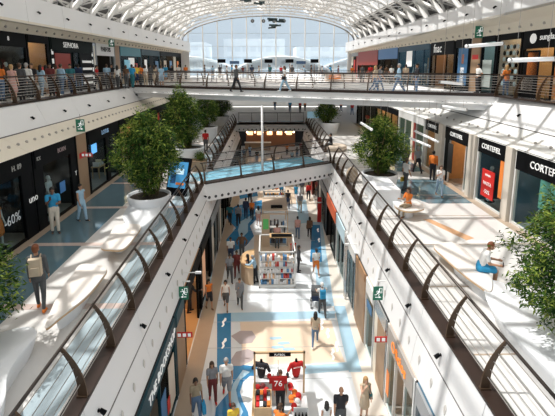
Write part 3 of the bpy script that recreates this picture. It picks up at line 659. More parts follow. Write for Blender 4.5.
# ------------------------------------------------------------------ railings
def rail_profile():
    return [(0, 0), (.015, .35), (.09, .72), (.36, 1.10)]
def bez(t):
    P = [Vector((0, 0)), Vector((-.02, .42)), Vector((.10, .78)), Vector((.36, 1.12))]
    return (1-t)**3*P[0]+3*(1-t)**2*t*P[1]+3*(1-t)*t*t*P[2]+t**3*P[3]
def post_mesh():
    mb = MB(); n = 8; L = []; Rr = []
    for i in range(n+1):
        t = i/n; p = bez(t); d = (bez(min(1, t+.02))-bez(max(0, t-.02))).normalized(); nn = Vector((-d.y, d.x)); w_ = lerp(.10, .03, t)
        L.append(p+nn*w_); Rr.append(p-nn*w_)
    for i in range(n):
        q = [L[i], L[i+1], Rr[i+1], Rr[i]]
        mb.add([(-.022, v.x, v.y) for v in q]+[(.022, v.x, v.y) for v in q], [(0, 1, 2, 3), (7, 6, 5, 4), (0, 4, 5, 1), (1, 5, 6, 2), (2, 6, 7, 3), (3, 7, 4, 0)])
    mb.box(-.05, .05, -.1, .12, 0, .05)
    return mb.mesh('post', mat('post_bronze', (.075, .045, .026), .4, .3, var=.3, scale=3))
postm = post_mesh()
def railing(label, p0, p1, n, nbars=5, flip=False, ledge=.30, group=None, inset=.08, lh=.07, cr_=.009):
    """runs p0->p1; posts lean to the left of the direction (or right if flip)"""
    p0 = Vector(p0); p1 = Vector(p1); d = p1-p0; L = d.length; rz = math.atan2(d.y, d.x)
    s = -1 if flip else 1
    t = thing('railing', label, 'railing', p0, rz, group)
    MB().box(0, L, min(-.04*s, ledge*s), max(-.04*s, ledge*s), 0, lh).build('base_ledge', brownledge, t)
    MB().box(0, L, min(s*ledge, s*(ledge+.03)), max(s*ledge, s*(ledge+.03)), 0, .12).build('kick_strip', chrome, t)
    for i in range(n+1):
        o = put('post', postm, t, (i*L/n, inset*s, .06)); 
        if s < 0: o.scale = (1, -1, 1)
    e = bez(1)
    MB().tube([(-.1, s*(inset+e.x), .06+e.y), (L+.1, s*(inset+e.x), .06+e.y)], .034, 8).build('handrail', bronze, t, smooth=True)
    for k in range(nbars):
        b = bez(.25+.65*k/(nbars-1) if nbars > 1 else .5)
        MB().tube([(0, s*(inset+b.x+.02), .06+b.y), (L, s*(inset+b.x+.02), .06+b.y)], cr_, 5, False).build('cable', cable_m, t)
    return t
# bridge corners
A0, A1 = Vector((XL+.1, 24.2, F1)), Vector((XR, 29.6, F1))        # first middle bridge, front edge
dA = (A1-A0).normalized(); nA = Vector((-dA.y, dA.x, 0)); WA = 3.0
A2, A3 = A1+nA*WA, A0+nA*WA
def onx(P, d, x): return P+d*((x-P.x)/d.x)
A3 = onx(A3, dA, XL); A2 = onx(A2, dA, XR)
YB0 = 51.5
railing('curved bronze railing along the nearer left gallery edge', (XL, 6.2, F1), (XL, 24.0, F1), 11)
railing('curved bronze railing along the left gallery beyond the first bridge', (XL, A3.y+.2, F1), (XL, 50.9, F1), 12)
railing('curved bronze railing along the nearer right gallery edge', (XR, 4.29, F1), (XR, 29.2, F1), 14, flip=True)
railing('curved bronze railing along the right gallery beyond the first bridge', (XR, A2.y+.2, F1), (XR, 50.9, F1), 9, flip=True)
railing('bronze railing on the near side of the first crossing bridge', (A0.x, A0.y, F1), (A1.x, A1.y, F1), 4)
railing('bronze railing on the far side of the first crossing bridge', (A3.x, A3.y, F1), (A2.x, A2.y, F1), 4, flip=True)
railing('bronze railing at the front of the far middle floor', (XL+.2, YB0+.05, F1), (XR-.2, YB0+.05, F1), 5)

# upper rails and bridge
B0, B1 = Vector((-10.9, 34.95, F2)), Vector((12.45, 23.3, F2)); dB = (B1-B0).normalized(); nB = Vector((-dB.y, dB.x, 0)); WB = 3.2
railing('curved bronze railing before the crowd on the upper left gallery', (-10.9, 15.0, F2), (-10.9, 34.7, F2), 10, nbars=7, cr_=.013)
railing('curved bronze railing on the upper right gallery', (12.6, 14.5, F2), (12.3, 23.2, F2), 5, flip=True, nbars=7, cr_=.012)
railing('bronze railing on the near side of the upper crossing bridge', B0, B1, 11, lh=.17, nbars=6, cr_=.012)
C0, C1 = B0+nB*WB, B1+nB*WB
railing('bronze railing on the far side of the upper crossing bridge', (C0.x, C0.y, F2), (C1.x, C1.y, F2), 11, flip=True)
railing('bronze railing at the front of the far upper floor', (-10.6, 42.05, F2), (12.0, 42.05, F2), 12)

def bridge(name, P, Q, nrm, Wd, z, th, deckm, label, holes, hole_m, tiles, hr=.09, hz=.22):
    d = (Q-P); L = d.length; rz = math.atan2(d.y, d.x)
    t = struct(name, (P.x, P.y, 0), rz, label=label)
    MB().box(0, L, .06, Wd-.06, z-th+.25, z-.03).build('deck_slab', white, t)
    MB().box(-.2, L+.2, 0, .22, z-th, z-.001).build('edge_beam', white, t)
    MB().box(-.2, L+.2, Wd-.22, Wd, z-th, z-.001).build('edge_beam', white, t)
    n = tiles
    for i in range(n):
        for j in range(3):
            MB().box(i*L/n+.015, (i+1)*L/n-.015, .32+j*(Wd-.64)/3+.012, .32+(j+1)*(Wd-.64)/3-.012, z-.04, z+.012).build('deck_panel', deckm, t)
    k = int(L/holes)
    me = MB().lathe([(hr, -.004), (hr, .012)], 10).mesh('recess_disc', hole_m)
    for i in range(k):
        o = put('recess_disc', me, t, ((i+.5)*L/k, -.0, z-th+hz)); o.rotation_euler = (PI/2, 0, 0)
    return t
holem = mat('recess_dark', (.05, .05, .055), .6)
bridge('bridge_middle', A0, A1, nA, WA, F1, 1.05, deckblue, 'white footbridge with pale blue deck crossing the middle void', .42, holem, 8)
bridge('bridge_upper', B0, B1, nB, WB, F2, .50, greyfl, 'white footbridge crossing the hall at the upper level', .42, mat('recess_grey', (.16, .16, .17), .5), 12, hr=.055, hz=.10)
bridge('bridge_far', Vector((XL, YB0, F1)), Vector((XR, YB0, F1)), nA, 2.2, F1, 1.0, deckblue, 'front edge of the far middle floor', .5, holem, 5)
# lower rim under the upper bridge (pipe and second flange)
ub = struct('bridge_upper_flange', (B0.x, B0.y, 0), math.atan2(dB.y, dB.x))
MB().box(0, (B1-B0).length, .25, WB-.25, F2-.78, F2-.5).build('flange', white, ub)
MB().tube([(0, -.02, F2-.42), ((B1-B0).length, -.02, F2-.42)], .05, 8).build('pipe', white, ub)
# slim white column between the two bridges
pc = A0+dA*3.95
col = thing('white_column', 'slim white steel column rising from the first bridge to the upper bridge', 'column', (pc.x-.02, pc.y+.45, F1))
MB().tube([(0, 0, 0), (0, 0, 4.33)], .075, 10).build('shaft', white, col, smooth=True)
MB().lathe([(.14, 0), (.14, .06), (.09, .1)], 12).build('base_collar', chrome, col)

# ------------------------------------------------------------------ planters and shrubs
def smooth_poly(P, n=6):
    """closed Catmull-Rom outline"""
    out = []; m = len(P); P = [Vector(p) for p in P]
    for i in range(m):
        a, b, c, d = P[i-1], P[i], P[(i+1) % m], P[(i+2) % m]
        for k in range(n):
            t = k/n
            out.append(.5*((2*b)+(-a+c)*t+(2*a-5*b+4*c-d)*t*t+(-a+3*b-3*c+d)*t**3))
    return out
leafA = mat('leaf_shade_dark', (.012, .042, .008), .6, var=.35, scale=1.5, spec=.12)  # shade of the crown's core put into the leaf colour
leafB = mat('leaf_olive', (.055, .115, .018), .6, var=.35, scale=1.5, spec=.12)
leafC = mat('leaf_highlight_yellow_green', (.23, .29, .05), .6, var=.3, scale=2, spec=.12)  # highlights put into the leaf colour
stemm = mat('stem', (.12, .09, .04), .7)
def bush(label, x, y, z, rx, ry, h, n, seed, leaf=.13, group='bamboo shrubs in white planters', open_=1.0, lean=(0, 0), base=.42):
    rnd = random.Random(seed)
    t = thing('bamboo_shrub', label, 'shrub', (x, y, z), 0, group)
    st = MB(); tips = []
    ns = 26
    for i in range(ns):
        a = rnd.uniform(0, 2*PI); r = rnd.uniform(0, .25)
        q = math.sqrt(rnd.random()); hh = h*rnd.uniform(.62, 1.0)*(1-.22*q*q)
        p0 = Vector((r*rx*math.cos(a), r*ry*math.sin(a), -.1)); 
        p2 = Vector((q*rx*.8*math.cos(a)+lean[0], q*ry*.8*math.sin(a)+lean[1], hh))
        p1 = Vector((p0.x*.6+p2.x*.55, p0.y*.6+p2.y*.55, hh*.6))
        pts = [(1-u)**2*p0+2*(1-u)*u*p1+u*u*p2 for u in [k/6 for k in range(7)]]
        st.tube(pts, [.02]*6+[.006], 4)
        tips.append(pts)
    st.build('stem', stemm, t)
    V = []; Fc = []; MI = []
    cl = []
    # leaf clusters: in an egg-shaped crown, denser outside, gathered in tufts
    nt_ = int(n/16)
    for i in range(nt_):
        while True:
            u = Vector((rnd.uniform(-1, 1), rnd.uniform(-1, 1), rnd.uniform(-1, 1)))
            if .25 < u.length < 1: break
        zz = (u.z+1)/2
        wdt = math.sin(min(1, (zz*.80+.20))*PI)**.5*(1.0 if zz > .3 else lerp(base, 1, zz/.3))
        bump_ = 1+.30*noise.noise(Vector((u.x*2.3+seed, u.y*2.3, u.z*3)))*open_
        c = Vector((u.x*rx*wdt*bump_+lean[0]*zz, u.y*ry*wdt*bump_+lean[1]*zz, .02+zz*h*(.97+.16*noise.noise(Vector((u.x*3, u.y*3, seed))))))
        outd = Vector((u.x, u.y, .1)).normalized()
        cl.append((c, outd, rnd.random(), u.length))
    for c, od, sh, ul in cl:
        for k in range(16):
            d = (od*rnd.uniform(.2, 1.0)+Vector((rnd.gauss(0, .7), rnd.gauss(0, .7), rnd.gauss(-.25, .55)))).normalized()
            o = c+Vector((rnd.gauss(0, .09), rnd.gauss(0, .09), rnd.gauss(0, .09)))*(leaf/.13)
            L = leaf*rnd.uniform(.7, 1.35); side = d.cross(Vector((rnd.gauss(0, 1), rnd.gauss(0, 1), 1))).normalized()*L*.13
            b = len(V); mid = o+d*L*.45+Vector((0, 0, .01)); 
            V += [o, mid+side, o+d*L, mid-side]; Fc.append((b, b+1, b+2, b+3))
            q = sh*.6+rnd.random()*.4+(.18 if ul > .75 else -.15)  # outer leaves lighter, core darker: light and shade painted by leaf colour
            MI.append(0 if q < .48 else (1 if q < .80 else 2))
    me = bpy.data.meshes.new('foliage'); me.from_pydata([tuple(v) for v in V], [], Fc)
    for m in (leafA, leafB, leafC): me.materials.append(m)
    me.polygons.foreach_set('material_index', MI)
    f = put('foliage', me, t); f['kind'] = 'stuff'
    return t
def bowl(label, x, y, z, r, h, r0=None, group='round white planters', sy=1):
    t = thing('planter', label, 'planter', (x, y, z), 0, None)
    r0 = r0 or r*.8
    MB().lathe([(r0, 0), (r0*1.02, .05), (lerp(r0, r, .5)*1.02, h*.5), (r*.99, h*.92), (r, h), (r*.97, h+.02), (r*.90, h), (r*.88, h-.12)], 28, sy=sy).build('pot', shell, t, smooth=True)
    MB().lathe([(r*.89, h-.13), (r*.88, h-.10)], 20, sy=sy).build('soil', soil, t)
    return t
def moulded(name, label, cat, outline, z0, z1, mtop, mbody, foot=None, rim=True, n=5, group=None, thick=None):
    """smooth-edged bench: a top plate on a moulded white foot"""
    P = smooth_poly([Vector((x, y, 0)) for x, y in outline], n)
    cx = sum(p.x for p in P)/len(P); cy = sum(p.y for p in P)/len(P)
    ar = sum(P[i].x*P[(i+1) % len(P)].y - P[(i+1) % len(P)].x*P[i].y for i in range(len(P)))
    if ar < 0: P = P[::-1]
    t = thing(name, label, cat, (cx, cy, z0), 0, group)
    L = [(p.x-cx, p.y-cy) for p in P]; h = z1-z0
    MB().prism(L, h-.035, h).build('seat_top', mtop, t)
    if rim: MB().prism([(a*1.004, b*1.004) for a, b in L], h-.09, h-.036).build('edge_trim', woodm, t)
    if foot:
        Q = smooth_poly([Vector((x, y, 0)) for x, y in foot], n)
        ar = sum(Q[i].x*Q[(i+1) % len(Q)].y - Q[(i+1) % len(Q)].x*Q[i].y for i in range(len(Q)))
        if ar < 0: Q = Q[::-1]
        q = [(p.x-cx, p.y-cy) for p in Q]; fx = sum(a for a, b in q)/len(q); fy = sum(b for a, b in q)/len(q)
        MB().prism([(fx+(a-fx)*.9, fy+(b-fy)*.9) for a, b in q], 0, h-.09, poly2=q).build('foot', mbody, t, smooth=False)
    return t
Zs = F1+.5
def outl(pts, z): return [(at(a, b, z).x, at(a, b, z).y) for a, b in pts]
moulded('bench', 'curved pale bench with a wooden edge behind the walker with the backpack', 'bench', outl([(82, 264), (106, 267), (100, 280), (85, 297), (62, 315), (46, 327), (50, 312), (61, 290), (72, 275)], Zs), F1, Zs, seatwhite, shell,
        foot=outl([(70, 278), (92, 276), (80, 300), (58, 318), (54, 308), (62, 294)], F1+.4))
moulded('bench', 'pale cantilevered bench with a wooden edge nearer the first bamboo planter', 'bench', outl([(140, 225), (117, 225), (108, 238), (101, 247), (112, 249), (124, 248), (134, 237)], Zs), F1, Zs, seatwhite, shell,
        foot=outl([(112, 243), (122, 243), (138, 226), (146, 214), (132, 216), (120, 230)], F1+.4))
# moulded white waves that carry the planters
def wave(label, outline, h0, h1, zt=Zs):
    P = smooth_poly([Vector((x, y, 0)) for x, y in outline], 5)
    ar = sum(P[i].x*P[(i+1) % len(P)].y - P[(i+1) % len(P)].x*P[i].y for i in range(len(P)))
    if ar < 0: P = P[::-1]
    cx = sum(p.x for p in P)/len(P); cy = sum(p.y for p in P)/len(P)
    t = thing('planter', label, 'planter', (cx, cy, F1))
    q = [(p.x-cx, p.y-cy) for p in P]; ys = [b for a, b in q]; y0, y1 = min(ys), max(ys)
    hh = lambda b: lerp(h0, h1, ((b-y0)/(y1-y0))**1.5)
    n = len(q); vs = []
    for sc, f in ((.86, 0), (.93, .35), (.985, .8), (1.0, .97), (.985, 1.0)):
        for a, b in q: vs.append((a*sc, b*sc, hh(b)*f))
    fs = []
    for r in range(4):
        for i in range(n): fs.append((r*n+i, r*n+(i+1) % n, (r+1)*n+(i+1) % n, (r+1)*n+i))
    k = len(vs); vs.append((0, 0, hh(0)*.99)); fs += [(4*n+i, 4*n+(i+1) % n, k) for i in range(n)]
    me = MB().add(vs, fs).mesh('shell', shell, True); put('shell', me, t)
    return t
wave('moulded white planter carrying the bamboo at the left edge', [(-8.2, 7.6), (-6.9, 9.1), (-6.1, 9.75), (-5.6, 9.5), (-5.5, 8.7), (-5.35, 7.9), (-4.95, 7.1), (-4.75, 6.0), (-4.9, 4.8), (-6.2, 3.6), (-8.2, 4.6)], .75, .42)
wave('moulded white planter under the large bush at the right edge', [(6.15, 11.2), (6.75, 11.9), (7.35, 11.2), (8.6, 10.6), (9.8, 9.3), (9.9, 7.4), (8.6, 5.6), (6.9, 5.2), (5.9, 6.4), (5.65, 8.2), (5.75, 9.8)], .78, .40)
moulded('bench', 'pale bench with a wooden edge under the sitting man in white', 'bench', outl([(434, 245), (456, 243), (474, 258), (490, 274), (491, 291), (478, 284), (462, 272), (446, 258)], Zs), F1, Zs, seatwhite, shell,
        foot=[(6.15, 13.3), (6.6, 13.3), (6.75, 12.2), (6.7, 11.3), (6.25, 11.4), (6.2, 12.3)])
moulded('bench', 'short pale bench under the woman resting by the right planter', 'bench', [(5.85, 18.9), (6.6, 19.2), (7.1, 18.9), (6.9, 18.2), (6.2, 17.9), (5.8, 18.3)], F1, Zs, seatwhite, shell, foot=[(5.9, 19.5), (6.5, 19.4), (6.6, 18.5), (6.1, 18.3)])
# left row
bowl('tall white bowl planter under the nearest bamboo on the left', -5.45, 19.0, F1, .98, 1.0, .72)
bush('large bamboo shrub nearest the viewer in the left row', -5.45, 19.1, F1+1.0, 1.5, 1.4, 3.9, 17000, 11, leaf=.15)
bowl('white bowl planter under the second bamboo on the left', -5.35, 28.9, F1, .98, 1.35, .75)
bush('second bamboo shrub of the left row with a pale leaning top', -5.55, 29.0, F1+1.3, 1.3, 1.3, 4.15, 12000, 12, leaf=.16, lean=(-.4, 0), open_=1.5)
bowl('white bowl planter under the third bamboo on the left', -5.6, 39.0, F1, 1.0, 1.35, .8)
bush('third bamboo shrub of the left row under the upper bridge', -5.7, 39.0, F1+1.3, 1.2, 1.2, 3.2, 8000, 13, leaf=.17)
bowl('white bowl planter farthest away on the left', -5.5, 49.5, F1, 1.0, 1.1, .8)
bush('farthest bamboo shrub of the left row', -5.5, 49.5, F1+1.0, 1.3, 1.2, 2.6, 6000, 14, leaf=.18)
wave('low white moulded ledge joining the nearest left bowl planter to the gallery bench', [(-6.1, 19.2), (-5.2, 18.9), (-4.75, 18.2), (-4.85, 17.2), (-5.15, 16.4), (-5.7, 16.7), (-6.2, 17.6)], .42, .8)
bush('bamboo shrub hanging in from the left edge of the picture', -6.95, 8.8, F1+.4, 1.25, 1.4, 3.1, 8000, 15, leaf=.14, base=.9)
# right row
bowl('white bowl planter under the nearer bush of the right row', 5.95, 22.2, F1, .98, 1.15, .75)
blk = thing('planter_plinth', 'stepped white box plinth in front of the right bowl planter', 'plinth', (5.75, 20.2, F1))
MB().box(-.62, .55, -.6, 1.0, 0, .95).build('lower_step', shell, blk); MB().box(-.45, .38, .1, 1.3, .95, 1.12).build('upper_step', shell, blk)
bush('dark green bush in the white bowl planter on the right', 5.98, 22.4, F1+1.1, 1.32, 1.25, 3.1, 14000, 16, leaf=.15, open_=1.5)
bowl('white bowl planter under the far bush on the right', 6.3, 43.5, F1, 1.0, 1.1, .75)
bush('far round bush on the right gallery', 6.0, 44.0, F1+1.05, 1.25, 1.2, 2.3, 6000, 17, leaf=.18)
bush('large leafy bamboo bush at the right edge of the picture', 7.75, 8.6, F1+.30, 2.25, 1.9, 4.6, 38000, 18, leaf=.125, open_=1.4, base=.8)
# advertising totem and small plant by the second planter
tt = thing('advertising_totem', 'slanted black advertising totem with a blue screen by the first bridge', 'totem', (-4.95, 22.0, F1), R(-22))
MB().prism([(-.62, 0), (.62, 0), (.62, .16), (-.62, .16)], 0, 2.05, Matrix.Rotation(R(-20), 4, 'X')).build('body', black, tt)
sc = MB().box(-.54, .54, -.035, -.005, .42, 1.82, Matrix.Rotation(R(-20), 4, 'X')).build('screen', mat('screen_blue2', (.05, .22, .42), .2, emit=.5), tt)
for (x, z, a, b, mm) in ((.1, 1.3, .5, .3, 'w'), (-.25, .9, .3, .5, 'd'), (.2, .65, .5, .12, 'o')):
    MB().box(x-a/2, x+a/2, -.05, -.037, z-b/2, z+b/2, Matrix.Rotation(R(-20), 4, 'X')).build('screen_patch', {'w': mat('screen_pale', (.5, .7, .8), .3, emit=.5), 'd': mat('screen_dark', (.02, .08, .2), .3), 'o': orangepost}[mm], sc)
pt = thing('plant_box', 'tan square plant box by the left end of the first bridge', 'plant box', (-4.55, 27.6, F1))
MB().prism([(-.4, -.35), (.4, -.35), (.4, .35), (-.4, .35)], 0, .7, poly2=[(-.5, -.45), (.5, -.45), (.5, .45), (-.5, .45)]).build('box', tanm, pt)
bush('small grey green plant in the tan box', -4.4, 27.6, F1+.68, .35, .35, .6, 800, 19, leaf=.12, group=None)
pb = thing('pebble_seat', 'round beige seat boulder at the right end of the first bridge', 'seat', (4.95, 24.6, F1))
MB().ball((0, 0, .42), (.36, .36, .48), 14, 9).build('boulder', mat('boulder_beige', (.42, .33, .24), .8, var=.2, scale=6), pb, smooth=True)
ps = thing('round_ottoman', 'round pale ottoman on the right gallery by the far railing', 'seat', (5.5, 34.3, F1))
MB().lathe([(.75, 0), (.9, .2), (.85, .42), (.7, .46)], 20).build('cushion', mat('ottoman_beige', (.62, .52, .42), .7), ps, smooth=True)
sg = thing('standing_sign', 'pale blue standing information sign by the far right bush', 'sign', (4.95, 45.5, F1))
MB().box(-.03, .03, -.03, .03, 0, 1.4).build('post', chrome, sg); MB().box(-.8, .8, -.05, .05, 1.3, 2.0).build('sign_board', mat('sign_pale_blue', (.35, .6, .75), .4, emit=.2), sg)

# ------------------------------------------------------------------ exit signs, brackets, monitors, lamps
def running_man(t, dirn=1):
    ms = [[(-.10, .20), (-.02, .20), (.06, .10), (.02, .0), (-.08, .02), (-.12, .1)]]
    mb = MB().use(signwhite); s = dirn
    seg = lambda a, b, w: mb.add([(s*a[0]-w*0, -.022, a[1]+w), (s*b[0], -.022, b[1]+w), (s*b[0], -.022, b[1]-w), (s*a[0], -.022, a[1]-w), (s*a[0]+w, -.02, a[1]), (s*b[0]+w, -.02, b[1])], [(0, 1, 2, 3)])
    mb.tube([(s*-.02, -.02, .02), (s*.03, -.02, .12)], .022, 5)
    mb.tube([(s*-.02, -.02, .02), (s*.05, -.02, -.04), (s*.02, -.02, -.12)], .014, 5)
    mb.tube([(s*-.02, -.02, .02), (s*-.07, -.02, -.05), (s*-.14, -.02, -.06)], .014, 5)
    mb.tube([(s*.03, -.02, .12), (s*.10, -.02, .07), (s*.13, -.02, .10)], .011, 5)
    mb.tube([(s*.03, -.02, .12), (s*-.05, -.02, .12), (s*-.08, -.02, .06)], .011, 5)
    mb.ball((s*.05, -.02, .175), .026, 6, 5)
    mb.build('running_figure', None, t)
def exit_sign(label, P, rz, W=.42, H=.62, scale=1.0, arrow=1, arm=0):
    t = thing('exit_sign', label, 'sign', P, rz)
    t.scale = (scale,)*3
    b = MB().box(-W/2, W/2, -.015, .03, -H/2, H/2).build('sign_panel', dgreen, t)
    mb = MB().use(signwhite).box(.04, .17, -.018, -.014, .02, .25); mb.use(dgreen).box(.06, .15, -.022, -.017, .04, .23); mb.build('door_symbol', None, b)
    f = MB(); running_man(b, arrow); 
    s = arrow
    MB().add([(-s*.12, -.02, -.185), (-s*.12, -.02, -.155), (s*.04, -.02, -.155), (s*.04, -.02, -.12), (s*.14, -.02, -.17), (s*.04, -.02, -.22), (s*.04, -.02, -.185)], [tuple(range(7))]).build('arrow', signwhite, b)
    MB().tube([(0, .02, H/2), (0, .02, H/2+.25)], .012, 5).build('hanger', chrome, t)
    if arm: MB().tube([(-.05, .02, H/2+.25), (arm, .02, H/2+.25)], .03, 6).build('bracket_arm', whitef, t)
    return t
exit_sign('green exit sign with running figure on the left gallery pier', (-9.38, 21.5, 8.93), 0, scale=1.0)
exit_sign('green exit sign under the lower left gallery edge near the BOOKSHOP sign', (-3.22, 15, 3.42), 0, scale=.85, arrow=-1, arm=.3)
exit_sign('green exit sign beneath the lower right white panels', (3.97, 14.3, 3.72), 0, scale=.85, arm=.3)
exit_sign('green exit sign high on the upper left cornice', (-12.5, 35.6, 13.7), 0, scale=1.1)
exit_sign('green exit sign high on the upper right cornice', (12.35, 25.7, 13.8), 0, scale=1.1)
def notice(label, P, rz):
    t = thing('notice_sign', label, 'sign', P, rz); t.scale = (.65, 1, .8)
    b = MB().box(-.45, .45, -.01, .02, -.13, .13).build('notice_panel', redsale, t)
    MB().box(-.36, -.18, -.016, -.01, -.08, .08).build('pictogram', signwhite2, b); MB().box(-.08, .1, -.016, -.01, -.08, .08).build('pictogram', signwhite2, b); MB().box(.2, .36, -.016, -.01, -.08, .08).build('pictogram', signwhite2, b)
    MB().tube([(0, .01, .13), (0, .01, .35)], .01, 5).build('hanger', chrome, t)
    return t
notice('red fire equipment notice on the lower right pier', (3.95, 13.3, 2.55), 0)
notice('red fire equipment notice on the lower left pier', (-3.05, 14.0, 2.35), 0)
notice('red fire equipment notice on the left gallery pier', (-9.15, 21.4, F1+2.35), 0)
cam2 = thing('security_camera', 'white security camera on a long arm above the lower left shops', 'camera', (-3.45, 16.0, 3.75)); cam2.scale = (.6, .6, .6)
MB().tube([(0, 0, 0), (.95, 0, 0)], .035, 6).build('arm', whitef, cam2); MB().box(.85, 1.25, -.07, .07, -.07, .07).build('camera_body', white, cam2); MB().lathe([(.05, 0), (.05, .05)], 8, o=(1.2, 0, -.1)).build('lens', black, cam2)
cam3 = dup(cam2); cam3.location = (4.25, 19.2, 3.5); cam3.rotation_euler = (0, 0, PI); cam3['label'] = 'white security camera above the tan wooden doors'
cam3.scale = (.5, .6, .6)
po = thing('steel_post', 'pair of tall brushed steel posts in front of the bright lower right shop', 'post', (3.95, 20.3, 0))
for y in (0, .3): MB().tube([(0, y, 0), (0, y, 3.3)], .06, 8).build('post', chrome, po)
fe = thing('red_notice_column', 'red column poster stand on the lower right floor by the grey piers', 'sign', (3.9, 31.5, 0))
MB().box(-.15, .15, -.02, .02, 0, 2.0).build('stand_panel', redsale, fe); MB().lathe([(.2, 0), (.2, .03)], 14, o=(0, -.05, 1.6)).build('round_disc', white, fe)

def tube_lamp(label, a, b, ceil=None):
    a, b = Vector(a), Vector(b)
    t = thing('tube_lamp', label, 'lamp', a)
    d = b-a
    MB().tube([(0, 0, 0), tuple(d)], .075, 10).build('tube', lampw, t, smooth=True)
    for p in (d*.02, d*.98): MB().tube([tuple(p-d.normalized()*.03), tuple(p+d.normalized()*.03)], .085, 10).build('end_cap', chrome, t)
    for p in (d*.15, d*.85):
        MB().tube([tuple(p+Vector((0, 0, .07))), (p.x, p.y, (ceil or a.z+2.5)-a.z)], .008, 4).build('suspension_wire', cable_m, t)
    return t
def ray_at(px, py, y):
    r = ray(px, py); t = y/r.y
    return Vector((r.x*t, y, CZ+r.z*t))
for lab, a, b, y0, y1, ce in (('horizontal white tube lamp in front of the upper right pier', (466, 46.4), (503, 43.5), 17, 17.6, 17.2),
    ('horizontal white tube lamp in front of the sunglasses shop', (509, 60.4), (554, 58.8), 14, 14.3, 16.6),
    ('white tube lamp hanging low behind the upper right railing', (439, 82), (463, 84), 21.6, 21.6, 17.2),
    ('white tube lamp seen under the upper bridge end', (441, 106), (467, 110), 23.6, 23.2, 10.0),
    ('upper of two slanting tube lamps before the white mullions', (415, 131), (438, 142), 26.5, 23.5, 10.0),
    ('lower of two slanting tube lamps before the white mullions', (410, 138), (430, 146.5), 26.5, 23.8, 10.0),
    ('left slanting tube lamp beside the right row bush', (361, 123), (371.5, 129.5), 24.5, 21.0, 10.0),
    ('right slanting tube lamp beside the right row bush', (379, 120.5), (388.5, 126), 26.0, 23.0, 10.0)):
    tube_lamp(lab, ray_at(*a, y0), ray_at(*b, y1), ce)
# speaker clusters and discs hanging in the hall
def cluster(label, P, n, w, seed):
    rnd = random.Random(seed); t = thing('hanging_sculpture', label, 'sculpture', P)
    dm = mat('cluster_dark', (.03, .06, .065), .5)
    for k in range(n):
        x, z, l = rnd.uniform(-w, w), rnd.uniform(-.5, .5), rnd.uniform(.5, 1.1)
        MB().box(x-l/2, x+l/2, rnd.uniform(-.6, 0), rnd.uniform(.1, .6), z-.07, z+.07, Matrix.Rotation(rnd.uniform(-.12, .12), 4, 'Y')).build('plate', dm, t)
    for x in (-.5, .5): MB().tube([(x, 0, .2), (x, 0, 18.3-P[2])], .015, 4).build('suspension_wire', cable_m, t)
cluster('larger dark hanging cluster of plates at the top of the hall', (-1.3, 40, 17.85), 12, .95, 1)
cluster('smaller dark hanging cluster of plates before the glass wall', (.7, 48, 16.3), 8, .8, 2)
for k, px in enumerate((252.5, 263.5, 274, 284)):
    p = ray_at(px, 21, 60)
    t = thing('hanging_fan', 'small round fan hanging in a row before the top of the glass wall', 'fan', p, 0, 'row of round fans before the glass wall'); t.scale = (.6, .6, .6)
    MB().lathe([(.42, -.08), (.42, .08)], 14).build('housing', mat('fan_grey', (.12, .13, .14), .5), t).rotation_euler = (PI/2, 0, 0)
    MB().lathe([(.14, -.1), (.14, .1)], 10).build('hub', chrome, t).rotation_euler = (PI/2, 0, 0)
    MB().tube([(0, 0, .42), (0, 0, 2.2)], .02, 4).build('hanger', cable_m, t)
# monitors on poles
for k, px in enumerate((221.5, 248, 268.5, 289.5, 314.5)):
    p = ray_at(px, 61, 55)
    t = thing('monitor', ['leftmost', 'second from left', 'middle', 'fourth from left', 'rightmost'][k]+' of the dark monitors on poles before the glass wall', 'monitor', (p.x, 55, F2), 0, 'dark monitors before the glass wall')
    MB().tube([(0, 0, 0), (0, 0, 1.9)], .05, 6).build('pole', chrome, t); MB().lathe([(.3, 0), (.28, .04)], 12).build('foot', black, t)
    MB().box(-.5, .5, -.06, .06, p.z-F2-.23, p.z-F2+.23).build('screen', black, t)
for k, px in enumerate((234.5, 301)):
    p = ray_at(px, 62.5, 61)
    t = thing('blue_sign', ['left', 'right'][k]+' dark blue wide sign before the glass wall', 'sign', (p.x, 61, F2), 0)
    MB().box(-.65, .65, -.05, .05, p.z-F2-.2, p.z-F2+.2).build('sign_board', mat('sign_navy', (.05, .12, .25), .5), t)
    for x in (-.5, .5): MB().tube([(x, 0, 0), (x, 0, p.z-F2-.2)], .03, 5).build('leg', chrome, t)
# cafe tables on the far upper floor
rnd = random.Random(4)
ctl = None
for k in range(16):
    x = -9.5+rnd.random()*19.5; y = 46+rnd.random()*13
    if ctl is None:
        ctl = thing('cafe_table', 'small cafe table on the far upper floor', 'table', (x, y, F2), 0, 'cafe tables on the far upper floor')
        MB().lathe([(.4, .72), (.4, .75)], 14).build('table_top', woodm, ctl); MB().tube([(0, 0, 0), (0, 0, .72)], .035, 6).build('pedestal', black, ctl); MB().lathe([(.22, 0), (.2, .03)], 12).build('foot', black, ctl)
    else: dup(ctl).location = (x, y, F2)
ck = thing('food_counter', 'low orange and white food counter on the far upper floor', 'counter', (6.2, 46.5, F2))
MB().box(0, 3.2, 0, .9, 0, .9).build('counter', mat('counter_pale', (.6, .5, .42), .5), ck); MB().box(.3, 1.6, -.02, 0, .2, .75).build('front_panel', orangepost, ck); MB().box(-.05, 3.25, -.05, .95, .9, .95).build('counter_top', white, ck)
